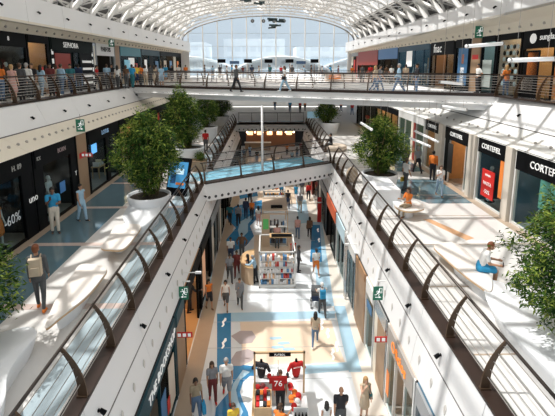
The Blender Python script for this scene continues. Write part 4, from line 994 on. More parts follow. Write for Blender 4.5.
# white shell roofs outside the glass
def canopy(label, cx, y, w, h, d, skew=0):
    mb = MB(); n = 20; vs = []
    for j in range(5):
        for i in range(n+1):
            u = i/n*2-1; z = h*(1-abs(u)**2.2)*(1-.12*j); vs.append((u*w+skew*z, j*d/4, z))
    fs = [(j*(n+1)+i, j*(n+1)+i+1, (j+1)*(n+1)+i+1, (j+1)*(n+1)+i) for j in range(4) for i in range(n)]
    t = thing('canopy_roof', label, 'roof', (cx, y, 9.3))
    me = MB().add(vs, fs).mesh('shell_roof', white, True); o = put('shell_roof', me, t)
    md = o.modifiers.new('solid', 'SOLIDIFY'); md.thickness = .3
canopy('large white curved shell roof outside the glass wall', 2.4, 76, 11, 4.3, 12)
canopy('white curved shell roof at the left outside the glass wall', -12, 82, 11, 4.4, 10, -.8)
canopy('white curved shell roof at the right outside the glass wall', 17, 80, 12, 4.6, 10, .6)
struct('ground', mesh=MB().box(-150, 150, 74.5, 400, 4.0, 9.2).mesh('g', mat('outside_ground', (.55, .56, .56), .8)))
for k, (x, y, w_, d_, h_) in enumerate(((-28, 120, 22, 14, 9), (-4, 130, 18, 12, 10.5), (20, 125, 24, 14, 8))):
    t = thing('office_building', ['left', 'middle', 'right'][k]+' pale office building beyond the glass wall', 'building', (x, y, 9.2))
    MB().box(-w_/2, w_/2, 0, d_, 0, h_).build('wall', mat('hazy_blue_wall', (.74, .79, .84), .7), t)  # wall colour lightened towards the sky, haze painted in
    for r_ in range(3):
        for c_ in range(7): MB().box(-w_/2+1+c_*(w_-2)/7, -w_/2+1+(c_+.7)*(w_-2)/7, -.08, .02, 1.2+r_*2.8, 2.6+r_*2.8).build('window', mat('hazy_window', (.66, .72, .78), .5), t)  # window tone kept close to the wall, same painted haze

# ------------------------------------------------------------------ people
class Pose:
    """joint positions from a few angles (degrees, forward positive); faces -Y"""
    def __init__(s, hl=0, kl=4, hr=0, kr=4, sl=5, el=12, sr=5, er=12, al=7, ar=7, lean=0, sit=False, head=0, female=False):
        s.J = J = {}; f = female
        hipz = .93; J['pelvis'] = Vector((0, 0, hipz+.03))
        ln = R(lean); upv = Vector((0, -math.sin(ln), math.cos(ln)))
        J['waist'] = J['pelvis']+upv*.16; J['chest'] = J['pelvis']+upv*.36; J['neck'] = J['pelvis']+upv*.52
        J['head'] = J['neck']+upv*.155+Vector((0, -.015-math.sin(R(head))*.06, 0))
        sw = .165 if f else .188
        for side, sg, h, k, sa, ea, ab in (('l', 1, hl, kl, sl, el, al), ('r', -1, hr, kr, sr, er, ar)):
            hip = Vector((sg*(.092 if f else .09), 0, hipz)); J['hip'+side] = hip
            a = R(h); kn = hip+Vector((sg*.01, -math.sin(a)*.44, -math.cos(a)*.44)); J['knee'+side] = kn
            b = a-R(k); an = kn+Vector((0, -math.sin(b)*.42, -math.cos(b)*.42)); J['ank'+side] = an
            c = b*.6; J['toe'+side] = an+Vector((sg*.02, -.16*math.cos(c), -.045-.16*math.sin(-c)*.6)); J['heel'+side] = an+Vector((0, .04, -.045))
            sh = J['neck']-upv*.055+Vector((sg*sw, 0, 0)); J['sh'+side] = sh
            a = R(sa)+ln*.0; o = math.sin(R(ab))
            e = sh+Vector((sg*o*.28, -math.sin(a)*.28, -math.cos(a)*.28)); J['el'+side] = e
            b = a+R(ea); w_ = e+Vector((sg*o*.06-(sg*.10 if ea > 70 else 0), -math.sin(b)*.25, -math.cos(b)*.25)); J['wr'+side] = w_
            d = (w_-e).normalized(); J['hd'+side] = w_+d*.085; J['fd'+side] = d
        lo = min(J['toel'].z, J['toer'].z, J['heell'].z, J['heelr'].z)-.035
        if sit: lo = J['pelvis'].z-.13-.45
        for k in J:
            if not k.startswith('fd'): J[k] = J[k]-Vector((0, 0, lo))
def cap(mb, a, b, ra, rb, sx=1, sy=1, n=10):
    """tapered capsule; sx/sy squash it across / front to back"""
    a, b = Vector(a), Vector(b); d = (b-a); L = d.length; d = d/L if L > 1e-6 else Vector((0, 0, 1))
    u = d.cross(Vector((0, 1, 0)) if abs(d.y) < .9 else Vector((1, 0, 0))).normalized(); v = d.cross(u)
    rings = []
    for k in (0.12, .45, .8): rings.append((a-d*ra*math.cos(k*PI/2), ra*math.sin(k*PI/2)))
    rings += [(a, ra), (a+(b-a)*.5, (ra+rb)/2), (b, rb)]
    for k in (.8, .45, .12): rings.append((b+d*rb*math.cos(k*PI/2), rb*math.sin(k*PI/2)))
    k0 = len(mb.v)
    for c, r in rings:
        for j in range(n):
            t = 2*PI*j/n; q = (u*math.cos(t)+v*math.sin(t))*r; mb.v.append((c.x+q.x*sx, c.y+q.y*sy, c.z+q.z))
    for i in range(len(rings)-1):
        for j in range(n):
            j2 = (j+1) % n; mb.face([k0+i*n+j, k0+i*n+j2, k0+(i+1)*n+j2, k0+(i+1)*n+j])
    mb.face([k0+j for j in range(n)][::-1]); mb.face([k0+(len(rings)-1)*n+j for j in range(n)])
TS = bpy.data.scenes.new('scratch')
def bake(o):
    TS.collection.objects.link(o); vl = TS.view_layers[0]; vl.update(); dg = vl.depsgraph; dg.update()
    r = bpy.data.meshes.new_from_object(o.evaluated_get(dg)); bpy.data.objects.remove(o); return r
def fuse(mb, voxel, dec, name, smooth=2):
    me = mb.mesh('tmp'); bm = bmesh.new(); bm.from_mesh(me); bmesh.ops.recalc_face_normals(bm, faces=bm.faces); bm.to_mesh(me); bm.free()
    o = bpy.data.objects.new('tmp', me)
    m = o.modifiers.new('r', 'REMESH'); m.mode = 'VOXEL'; m.voxel_size = voxel
    m = o.modifiers.new('s', 'SMOOTH'); m.iterations = smooth; m.factor = .5
    if dec < 1: m = o.modifiers.new('d', 'DECIMATE'); m.ratio = dec
    r = bake(o)
    r.name = name; r.polygons.foreach_set('use_smooth', [True]*len(r.polygons))
    if not r.materials: r.materials.append(None)
    return r
POSES = dict(stand=dict(hl=2, hr=-2), walk=dict(hl=24, kl=6, hr=-20, kr=16, sl=-18, el=12, sr=20, er=18), walk2=dict(hl=-20, kl=18, hr=22, kr=6, sl=18, el=15, sr=-16, er=12),
    slow=dict(hl=12, kl=6, hr=-10, kr=10, sl=-6, el=14, sr=8, er=16), phone=dict(hl=3, hr=-4, sr=35, er=95, sl=20, el=80, head=40), face_hand=dict(hl=2, hr=-3, sr=60, er=105, sl=5, el=15, head=10),
    walkphone=dict(hl=18, kl=5, hr=-16, kr=14, sr=30, er=95, sl=-8, el=12, head=30), carry=dict(hl=16, kl=5, hr=-14, kr=14, sl=3, el=8, sr=3, er=8, al=10, ar=10),
    hipsy=dict(hl=0, hr=0, sl=-20, el=75, sr=-20, er=75, al=35, ar=35), wheel=dict(hl=20, kl=8, hr=-22, kr=14, sl=40, el=40, sr=40, er=40, lean=10),
    sit=dict(hl=82, kl=84, hr=86, kr=88, sl=22, el=62, sr=18, er=70, lean=16, head=50, sit=True), sit2=dict(hl=84, kl=84, hr=84, kr=70, sl=30, el=60, sr=30, er=70, lean=4, sit=True), lean=dict(hl=6, hr=-6, sl=45, el=50, sr=48, er=45, lean=14))
PC = {}
def piece(pose, fem, kind):
    key = (pose, fem, kind)
    if key in PC: return PC[key]
    J = Pose(female=fem, **POSES[pose]).J; mb = MB(); f = fem
    def torso(g, lo=.0, hi=1.0):
        w = .88 if f else 1.0
        cap(mb, J['pelvis']+Vector((0, .01, -.02)), J['waist'], (.150 if f else .138)+g, (.118 if f else .135)*1+g, 1.06, .74)
        cap(mb, J['waist'], J['chest'], (.118 if f else .137)+g, (.150)*w+g, 1.08, .74)
        cap(mb, J['chest'], J['neck']-Vector((0, 0, .09)), .152*w+g, .125*w+g, 1.12, .66)
        for s in 'lr': cap(mb, J['neck']-Vector((0, 0, .05)), J['sh'+s], .052+g, .056*w+g)
    def arm(g, a=0, b=1.0, fore=0):
        for s in 'lr':
            cap(mb, J['sh'+s], J['sh'+s].lerp(J['el'+s], b), (.052 if f else .058)+g, (.040 if f else .045)+g)
            if fore: cap(mb, J['el'+s], J['el'+s].lerp(J['wr'+s], fore), (.038 if f else .044)+g, (.026 if f else .03)+g)
    def leg(g, shin=1.0, th=1.0):
        for s in 'lr':
            cap(mb, J['hip'+s], J['hip'+s].lerp(J['knee'+s], th), .088+g, lerp(.088, .056, th)+g)
            if shin: cap(mb, J['knee'+s], J['knee'+s].lerp(J['ank'+s], shin), .056+g, lerp(.056, .036, shin)+g)
    if kind == 'body':
        torso(-.004); arm(0, 0, 1, 1); leg(0)
        cap(mb, J['neck']-Vector((0, 0, .04)), J['neck']+(J['head']-J['neck'])*.6, .056 if f else .062, .052)
        h = J['head']
        cap(mb, h+Vector((0, .012, .03)), h+Vector((0, .0, .045)), .094, .092, .86, 1.02, 14); cap(mb, h+Vector((0, -.022, -.05)), h+Vector((0, -.012, .0)), .060, .080, .86, 1, 12)
        cap(mb, h+Vector((0, -.098, .012)), h+Vector((0, -.112, -.022)), .010, .014); 
        for sg in (-1, 1): cap(mb, h+Vector((sg*.080, .01, .015)), h+Vector((sg*.082, .015, -.025)), .016, .012, .6, 1)
        cap(mb, h+Vector((-.02, -.090, -.062)), h+Vector((.02, -.090, -.062)), .010, .010)
        for s, sg in (('l', 1), ('r', -1)):
            cap(mb, J['ank'+s], J['heel'+s], .04, .036); cap(mb, J['heel'+s], J['toe'+s], .036, .030, 1.1, 1)
            w_, d = J['wr'+s], J['fd'+s]; side = d.cross(Vector((1, 0, 0))); side = (side if side.length > .1 else Vector((0, 1, 0))).normalized()
            cap(mb, w_+d*.01+side*.012, w_+d*.07+side*.016, .019, .020); cap(mb, w_+d*.01-side*.012, w_+d*.07-side*.016, .019, .020)
            inn = Vector((-sg, 0, 0))
            for q, (o_, L) in enumerate(((.033, .060), (.012, .072), (-.010, .068), (-.031, .052))):
                p = w_+d*.085+side*o_; m_ = p+d*L*.5+inn*.004; e_ = m_+d*L*.42+inn*.016; cap(mb, p, m_, .0088, .008, n=6); cap(mb, m_, e_, .008, .007, n=6)
            p = w_+d*.03+side*.030; cap(mb, p, p+d*.035+side*.026+inn*.01, .011, .009, n=6); cap(mb, p+d*.035+side*.026+inn*.01, p+d*.062+side*.028+inn*.018, .009, .008, n=6)
        me = fuse(mb, .0085, .28, 'body', 1)
    elif kind == 'tee': torso(.018); arm(.020, 0, .62); me = fuse(mb, .016, .8, kind)
    elif kind == 'tank': 
        torso(.016); me = fuse(mb, .016, .8, kind)
    elif kind == 'shirt': torso(.020); arm(.018, 0, 1, .93); me = fuse(mb, .016, .8, kind)
    elif kind == 'coat':
        torso(.030); arm(.026, 0, 1, .95); cap(mb, J['pelvis'], J['pelvis']-Vector((0, 0, .22)), .17, .18, 1.08, .85); me = fuse(mb, .018, .8, kind)
    elif kind in ('trousers', 'shorts', 'leggings'):
        g = {'trousers': .020, 'shorts': .026, 'leggings': .008}[kind]
        cap(mb, J['pelvis']+Vector((0, .01, -.05)), J['pelvis']+Vector((0, .005, .06)), .152+g*.4, .140+g*.4, 1.06, .80)
        leg(g, 0 if kind == 'shorts' else .95, .88 if kind == 'shorts' else 1); me = fuse(mb, .014, .8, kind)
    elif kind in ('dress', 'skirt'):
        if kind == 'dress': torso(.016)
        kn = (J['kneel']+J['kneer'])/2
        cap(mb, J['pelvis'], J['pelvis'].lerp(kn, .25), .160, .175, 1.05, .85); cap(mb, J['pelvis'].lerp(kn, .25), J['pelvis'].lerp(kn, .82), .175, .20, 1.05, .85)
        me = fuse(mb, .016, .8, kind)
    elif kind == 'shoes':
        for s in 'lr': cap(mb, J['heel'+s]+Vector((0, 0, .004)), J['toe'+s]+Vector((0, .01, 0)), .044, .036, 1.05, 1); cap(mb, J['heel'+s]+Vector((0, -.02, .02)), J['ank'+s]-Vector((0, 0, .01)), .046, .042)
        me = fuse(mb, .012, .8, kind)
    elif kind in ('short_hair', 'long_hair', 'bun_hair', 'bob_hair', 'cap_hat'):
        h = J['head']
        cap(mb, h+Vector((0, .030, .045)), h+Vector((0, .004, .062)), .096, .095, .93, 1.0, 14); cap(mb, h+Vector((0, .045, -.01)), h+Vector((0, .04, .03)), .075, .085, 1.0, .95, 12)
        if kind in ('long_hair', 'bob_hair'):
            e_ = -.20 if kind == 'long_hair' else -.08
            cap(mb, h+Vector((0, .055, .03)), h+Vector((0, .085, e_)), .085, .065, 1.15, .7)
            for sg in (-1, 1): cap(mb, h+Vector((sg*.07, .02, .03)), h+Vector((sg*.085, .04, e_*.8)), .030, .028)
        if kind == 'bun_hair': cap(mb, h+Vector((0, .085, .09)), h+Vector((0, .095, .10)), .05, .048)
        if kind == 'cap_hat':
            cap(mb, h+Vector((0, .01, .075)), h+Vector((0, 0, .08)), .099, .097, .93, 1.02); mb.box(-.06, .06, h.y-.19, h.y-.06, h.z+.055, h.z+.068)
        me = fuse(mb, .012, .8, kind)
    elif kind == 'backpack':
        c = J['chest']+Vector((0, .20, -.05)); mb.prism([(-.15, -.08), (.15, -.08), (.14, .07), (-.14, .07)], c.z-.24, c.z+.20, Matrix.Translation((c.x, c.y, 0)))
        mb.box(c.x-.10, c.x+.10, c.y+.06, c.y+.12, c.z-.2, c.z); 
        for sg in (-1, 1): mb.tube([c+Vector((sg*.1, -.08, .16)), c+Vector((sg*.11, -.2, .24)), c+Vector((sg*.11, -.33, .12)), c+Vector((sg*.12, -.30, -.10)), c+Vector((sg*.12, -.08, -.2))], .018, 5)
        me = mb.mesh(kind)
    elif kind in ('tote_bag', 'shopping_bag'):
        w_ = J['hdl']; big = kind == 'shopping_bag'; a, b, c = (.19, .07, .36) if big else (.14, .05, .26)
        mb.prism([(-b, -a), (b, -a), (b, a), (-b, a)], w_.z-.12-c, w_.z-.12, Matrix.Translation((w_.x+.03, w_.y, 0)))
        for sg in (-1, 1): mb.tube([(w_.x+.03+sg*b*.8, w_.y-.07, w_.z-.12), (w_.x+.02, w_.y-.03, w_.z-.005), (w_.x+.02, w_.y+.03, w_.z-.005), (w_.x+.03+sg*b*.8, w_.y+.07, w_.z-.12)], .007, 4)
        me = mb.mesh(kind)
    elif kind == 'shoulder_bag':
        p = J['pelvis']; sh = J['shl']
        mb.prism([(-.05, -.13), (.05, -.13), (.05, .13), (-.05, .13)], p.z-.10, p.z+.12, Matrix.Translation((p.x+.22, p.y+.02, 0)))
        mb.tube([(.22, -.06, p.z+.12), (sh.x-.03, sh.y-.09, sh.z-.02), (sh.x-.05, sh.y, sh.z+.075), (sh.x-.03, sh.y+.10, sh.z-.02), (.22, .10, p.z+.12)], .012, 5); me = mb.mesh(kind)
    elif kind == 'eye':
        h = J['head']
        for sg in (-1, 1): mb.ball(h+Vector((sg*.032, -.090, .018)), (.012, .008, .008), 6, 4)
        me = mb.mesh(kind)
    elif kind == 'lips':
        h = J['head']; mb.ball(h+Vector((0, -.100, -.063)), (.024, .008, .007), 8, 4); me = mb.mesh(kind)
    elif kind == 'phone':
        w_ = J['hdr']; mb.box(w_.x-.035, w_.x+.035, w_.y-.03, w_.y-.015, w_.z-.02, w_.z+.12); me = mb.mesh(kind)
    if not me.materials: me.materials.append(None)
    PC[key] = me; return me
def wear(t, pose, fem, kind, m, nm=None, label=None):
    o = put(nm or kind, piece(pose, fem, kind), t); o.material_slots[0].link = 'OBJECT'; o.material_slots[0].material = m
    if label: o['label'] = label
    return o
def person(label, pos, face, pose='walk', sex='m', top=('tee', 'grey'), bottom=('trousers', 'denim'), hair=('short_hair', 'brown'), shoes='black', skin=1, bag=None, h=1.0, group=None, cat='person', name='person', child=False):
    """face: degrees, 0 looks towards the viewer, 180 walks away, 90 looks right in the picture"""
    f = sex == 'f'
    t = thing(name, label, cat, pos, R(face), group); s = h*(.96 if f else 1.0)*(.94 if pos[2] < 1 else 1.0); t.scale = (s*(.97 if not child else 1.08), s*(.97 if not child else 1.08), s)
    b = wear(t, pose, f, 'body', skin_m[skin])
    wear(t, pose, f, 'eye', eyem, 'eyes'); wear(t, pose, f, 'lips', lipm)
    if top: wear(t, pose, f, top[0], cm(top[1]), {'tee': 't_shirt', 'tank': 'sleeveless_top'}.get(top[0]))
    if bottom: wear(t, pose, f, bottom[0], cm(bottom[1]))
    if hair: wear(t, pose, f, hair[0], hm(hair[1]) if hair[1] in HAIR else cm(hair[1]))
    wear(t, pose, f, 'shoes', cm(shoes))
    if bag:
        for bk, bc in (bag if isinstance(bag, list) else [bag]):
            o = wear(t, pose, f, bk, cm(bc))
    return t
def G(px, py, z=0): return at(px, py, z)
P = person
# --- lower floor, nearest first (pixel of the feet, facing)
P('man in white shirt and grey shorts with red shoes walking on the blue wave', G(227, 399), 8, 'walk', 'm', ('tee','white'), ('shorts','grey'), ('short_hair','grey'), 'red', 1, h=1.03)
P('woman in patterned grey top and maroon trousers beside the man in white', G(213, 401), 12, 'slow', 'f', ('tee','grey'), ('trousers','maroon'), ('long_hair','brown'), 'red', 1)
P('woman in beige top carrying a large blue shopping bag near the bookshop', G(197, 419), 20, 'carry', 'f', ('tee','khaki'), ('trousers','denim'), ('bob_hair','black'), 'white', 2, bag=('shopping_bag','blue'))
P('child in a yellow and black top at the bottom edge of the blue wave', G(234, 440), 15, 'slow', 'f', ('tee','yellow'), ('shorts','black'), ('bob_hair','brown'), 'black', 1, h=.85, child=True)
P('woman in a white top and blue jeans walking away across the cream floor', G(315, 345), 172, 'walk2', 'f', ('tee','beige'), ('leggings','denim'), ('long_hair','black'), 'white', 1)
P('bald man in a black shirt walking at the bottom beside a child', G(340, 432), 178, 'walk', 'm', ('tee','black'), ('trousers','dgrey'), None, 'black', 1, h=1.03)
P('dark haired child in a white top walking left of the bald man', G(326, 436), 185, 'slow', 'f', ('tank','white'), ('shorts','pink'), ('long_hair','black'), 'white', 1, h=.80, child=True)
P('blonde woman in a pale dress with a teal handbag near the lower right shops', G(364, 418), 5, 'face_hand', 'f', ('dress','beige'), None, ('long_hair','blond'), 'brown', 0, bag=('shoulder_bag','teal'))
P('person with a blue backpack and white cap pushing the stroller', G(322, 315), 185, 'wheel', 'm', ('tee','white'), ('trousers','dgrey'), ('cap_hat','white'), 'black', 1, bag=('backpack','blue'))
P('man in a white t-shirt and orange shorts walking away past the second kiosk', G(316, 275), 186, 'walk', 'm', ('tee','white'), ('shorts','orange'), ('short_hair','black'), 'white', 1)
P('person in a dark suit standing at the right side of the second kiosk', G(298.5, 272), 95, 'stand', 'm', ('shirt','dgrey'), ('trousers','black'), ('short_hair','black'), 'black', 2)
P('woman in a red top at the back corner of the second kiosk', G(293, 264), 200, 'stand', 'f', ('tank','red'), ('trousers','black'), ('bun_hair','brown'), 'black', 1)
P('woman in a pink top and blue jeans standing on the light floor', G(297.5, 238), 178, 'slow', 'f', ('tee','pink'), ('leggings','denim'), ('short_hair','black'), 'black', 1)
P('person in a brown top with a dark shoulder bag walking away', G(309.5, 238), 176, 'walk', 'f', ('shirt','brown'), ('leggings','black'), ('bob_hair','black'), 'black', 1, bag=('shoulder_bag','brown'))
P('man in a light blue shirt at the left side of the second kiosk', G(255.5, 283), 260, 'lean', 'm', ('shirt','lblue'), ('trousers','black'), ('short_hair','grey'), 'black', 1)
P('woman in black looking at the second kiosk from the left', G(248, 281), 265, 'stand', 'f', ('tank','black'), ('skirt','black'), ('long_hair','black'), 'black', 1)
P('woman in a white tank top and dark shorts walking towards the viewer', G(226, 309), 0, 'walk', 'f', ('tank','white'), ('shorts','dgrey'), ('bob_hair','black'), 'brown', 1)
P('woman in a long grey dress coat walking beside the woman in a tank top', G(240, 307), 5, 'walkphone', 'f', ('coat','grey'), ('trousers','dgrey'), ('short_hair','brown'), 'black', 1)
P('woman in an orange top and dark shorts by the glowing orange shop', G(209.5, 309), 30, 'slow', 'f', ('tank','orange'), ('shorts','black'), ('long_hair','black'), 'brown', 1)
P('person in a black jacket browsing at the glowing orange shop', G(190, 312), 110, 'lean', 'm', ('shirt','black'), ('trousers','black'), ('short_hair','black'), 'black', 1)
P('person in grey in the first row of the left crowd', G(230, 281), 10, 'walk', 'm', ('tee','grey'), ('trousers','dgrey'), ('short_hair','black'), 'black', 2)
P('person in maroon walking in the left crowd', G(237, 276), 0, 'walk2', 'f', ('shirt','maroon'), ('trousers','maroon'), ('bun_hair','black'), 'black', 2)
P('man in a white patterned shirt in the left crowd', G(231, 262), 5, 'walk', 'm', ('tee','white'), ('shorts','navy'), ('short_hair','black'), 'white', 2)
P('man in a dark brown top with arms out in the left crowd', G(242, 258), 0, 'hipsy', 'm', ('shirt','brown'), ('trousers','dgrey'), ('short_hair','black'), 'black', 2)
P('man in a teal shirt walking away by the bridge shadow', G(230, 224), 180, 'walk', 'm', ('tee','teal'), ('trousers','black'), ('short_hair','black'), 'black', 1)
P('man in a grey shirt walking away beside the man in teal', G(238.5, 225), 182, 'walk2', 'm', ('tee','grey'), ('trousers','black'), ('short_hair','black'), 'black', 1)
P('man in a blue shirt walking away under the first bridge', G(246, 218), 180, 'slow', 'm', ('shirt','navy'), ('trousers','navy'), ('short_hair','black'), 'black', 1)
P('woman in an orange patterned top under the first bridge', G(252, 219), 175, 'slow', 'f', ('tee','orange'), ('trousers','black'), ('bun_hair','red'), 'black', 1)
P('woman in a white top with bare legs by the third kiosk', G(258.5, 226), 190, 'slow', 'f', ('tee','white'), ('shorts','pink'), ('long_hair','black'), 'brown', 1)
P('man in a black vest standing right of the fourth kiosk', G(288, 209), 170, 'stand', 'm', ('tank','black'), ('trousers','navy'), ('short_hair','brown'), 'black', 1)
P('person in a grey top and beige trousers walking away', G(300, 211.5), 176, 'walk', 'm', ('tee','grey'), ('trousers','beige'), ('short_hair','grey'), 'brown', 1)
P('man in a bright red shirt walking away under the bridge', G(308.5, 200), 180, 'walk', 'm', ('shirt','red'), ('trousers','black'), ('short_hair','black'), 'black', 1)
P('child in blue behind the man in the red shirt', G(296, 198), 180, 'slow', 'm', ('tee','blue'), ('shorts','blue'), ('short_hair','brown'), 'white', 1, h=.75, child=True)
P('person in dark blue walking under the bridge left of the red shirt', G(302, 194), 180, 'slow', 'm', ('shirt','navy'), ('trousers','dgrey'), ('short_hair','black'), 'black', 1)
P('person in a maroon top under the bridge near the orange sign', G(317, 196), 185, 'slow', 'f', ('tee','maroon'), ('trousers','dgrey'), ('bun_hair','black'), 'black', 1)
far = [(224,160,'dgrey'),(229,168,'black'),(233,156,'teal'),(238,164,'grey'),(244,158,'navy'),(250,154,'lblue'),(257,160,'black'),(287,152,'orange'),(292,160,'lblue'),(297,156,'black'),(301,151,'maroon'),(305,160,'white'),(263,168,'beige'),(281,166,'green')]
far2 = [(226,172,'navy'),(240,190,'maroon'),(250,200,'black'),(291,180,'dgrey'),(312,182,'white'),(236,178,'white')]
wh = {'dgrey': 'dark grey', 'lblue': 'light blue', 'navy': 'navy'}
for k, (a, b, c) in enumerate(far+far2):
    nb = ['by the left shop wall', 'left of the kiosks', 'near the row of kiosks', 'right of the kiosks', 'by the right shop wall'][min(4, max(0, int((a-222)/19)))]
    P('distant shopper in a %s top %s %s the first bridge' % (wh.get(c, c), nb, 'beyond' if b < 175 else 'under'), G(a, b+3), 180 if k % 2 else 5, ['walk', 'slow', 'stand', 'walk2'][k % 4], 'mf'[k % 2], ('tee', c), ('trousers', ['denim', 'black', 'navy'][k % 3]), (['short_hair', 'long_hair'][k % 2], ['black', 'brown'][k % 2]), 'black', k % 3)
# --- left gallery
Z = F1
P('woman with a tan backpack walking away past the curved bench', G(42, 309, Z), 195, 'slow', 'f', ('shirt','dgrey'), ('leggings','dgrey'), ('bun_hair','red'), 'orange', 1, bag=('backpack','beige'), h=1.14)
P('man in a bright blue polo shirt and cream trousers by the dark window', G(56, 233, Z), 30, 'phone', 'm', ('tee','blue'), ('trousers','cream'), ('short_hair','black'), 'black', 2, h=1.1, bag=('phone','black'))
P('person in pale denim overalls by the tan pier', G(83, 221, Z), 60, 'slow', 'f', ('tank','lblue'), ('trousers','lblue'), ('short_hair','black'), 'black', 1)
for k, (a, b, c, lab) in enumerate(((212, 119, 'navy', 'person in navy sitting area walk near the third bamboo'), (217, 121, 'white', 'person in white by the third bamboo and the railing'), (206, 152, 'red', 'person in red glimpsed between the left bamboos'), (168, 133, 'orange', 'person in orange glimpsed behind the first bamboo'))):
    P(lab.replace('sitting area walk ', 'standing '), G(a, b, Z), 180, 'stand', 'mf'[k % 2], ('tee', c), ('trousers', 'dgrey'), ('short_hair', 'black'), 'black', 1)
# --- right gallery
P('man in a grey shirt and dark trousers walking between the shop fronts', G(417, 173, Z), 190, 'walk', 'm', ('tee','grey'), ('trousers','black'), ('short_hair','grey'), 'black', 1)
P('man in dark clothes by the bush on the right gallery', G(405, 172, Z), 180, 'slow', 'm', ('shirt','dgrey'), ('trousers','black'), ('short_hair','black'), 'black', 2)
P('man in an orange shirt and black trousers near the wood lined entrance', G(432, 180, Z), 150, 'stand', 'm', ('shirt','orange'), ('trousers','black'), ('short_hair','black'), 'black', 1)
P('young woman in a white top and blue jeans walking towards the viewer', G(439, 196, Z), -10, 'walkphone', 'f', ('tee','white'), ('leggings','ldenim'), ('bob_hair','brown'), 'brown', 0)
P('man in a white shirt carrying a yellow bag beside the bush', G(405, 190, Z), 110, 'slow', 'm', ('tee','white'), ('trousers','dgrey'), ('short_hair','brown'), 'black', 1, bag=('tote_bag','yellow'))
P('woman in an orange patterned top sitting on the short bench', Vector((6.35, 18.55, F1+.5-.45)), -60, 'sit2', 'f', ('tee','orange'), ('leggings','khaki'), ('long_hair','brown'), 'brown', 1)
P('man in a white t-shirt and blue shorts sitting with his phone', Vector((6.58, 12.30, F1+.5-.45)), 70, 'sit', 'm', ('tee','white'), ('shorts','blue'), ('short_hair','red'), 'black', 1, h=1.04, bag=('phone','black'))
P('person in black sitting on the round ottoman by the railing', Vector((5.1, 34.2, F1+.02)), -90, 'sit2', 'm', ('shirt','black'), ('trousers','dgrey'), ('short_hair','black'), 'black', 1)
for k, (a, b, c) in enumerate(((341, 112, 'orange'), (358, 121, 'navy'), (345, 106, 'black'), (352, 110, 'white'), (290, 112, 'blue'), (300, 113, 'red'), (275, 110, 'black'), (305, 111, 'orange'), (352, 115, 'red'), (392, 125, 'white'))):
    P('distant visitor in a %s top %s' % (c, ['standing in the sun on the right gallery', 'beside the right gallery bush', 'far down the right gallery', 'deep in the right gallery', 'on the far middle floor behind the column', 'on the far middle floor towards the right', 'on the far middle floor at the centre', 'at the right end of the far middle floor', 'between the two right bushes', 'walking by the white mullions'][k]), G(a, b, Z), 180, ['walk', 'stand'][k % 2], 'mf'[k % 2], ('tee', c), ('trousers', ['denim', 'black'][k % 2]), ('short_hair', 'black'), 'black', 1)
# --- upper bridge
Z = F2
P('person in black standing on the upper bridge', G(236.5, 92, Z), 60, 'walk', 'm', ('shirt','dgrey'), ('trousers','black'), ('short_hair','brown'), 'black', 1)
P('woman in a white outfit crossing the upper bridge with a black handbag', G(284.5, 91.5, Z), 250, 'walk', 'f', ('tee','white'), ('trousers','lblue'), ('bob_hair','brown'), 'white', 1, bag=('shoulder_bag','black'))
P('couple partner in a grey top and jeans on the upper bridge', G(379, 92, Z), 80, 'walk', 'm', ('tee','grey'), ('leggings','denim'), ('short_hair','black'), 'white', 1, bag=('backpack','beige'))
P('couple partner in a pale top leaning on the upper bridge rail', G(374.5, 92.5, Z), 60, 'walk2', 'f', ('tee','beige'), ('leggings','denim'), ('bob_hair','blond'), 'white', 0)
P('man in a light blue shirt and dark jeans striding on the upper bridge', G(398, 93, Z), 250, 'walk', 'm', ('shirt','lblue'), ('trousers','denim'), ('short_hair','grey'), 'white', 1, h=1.04)
P('man in black and blue jeans at the right of the upper bridge', G(416, 93, Z), 270, 'stand', 'm', ('shirt','black'), ('trousers','denim'), ('short_hair','black'), 'black', 1)
P('man in a white shirt and black trousers by the tan pier upstairs', Vector((12.75, 26.2, Z)), 270, 'hipsy', 'm', ('tee','white'), ('trousers','black'), ('short_hair','black'), 'black', 1)
P('woman in an orange top with long fair hair upstairs by the shop window', Vector((12.85, 23.2, Z)), 190, 'phone', 'f', ('tee','orange'), ('leggings','denim'), ('long_hair','blond'), 'black', 1)
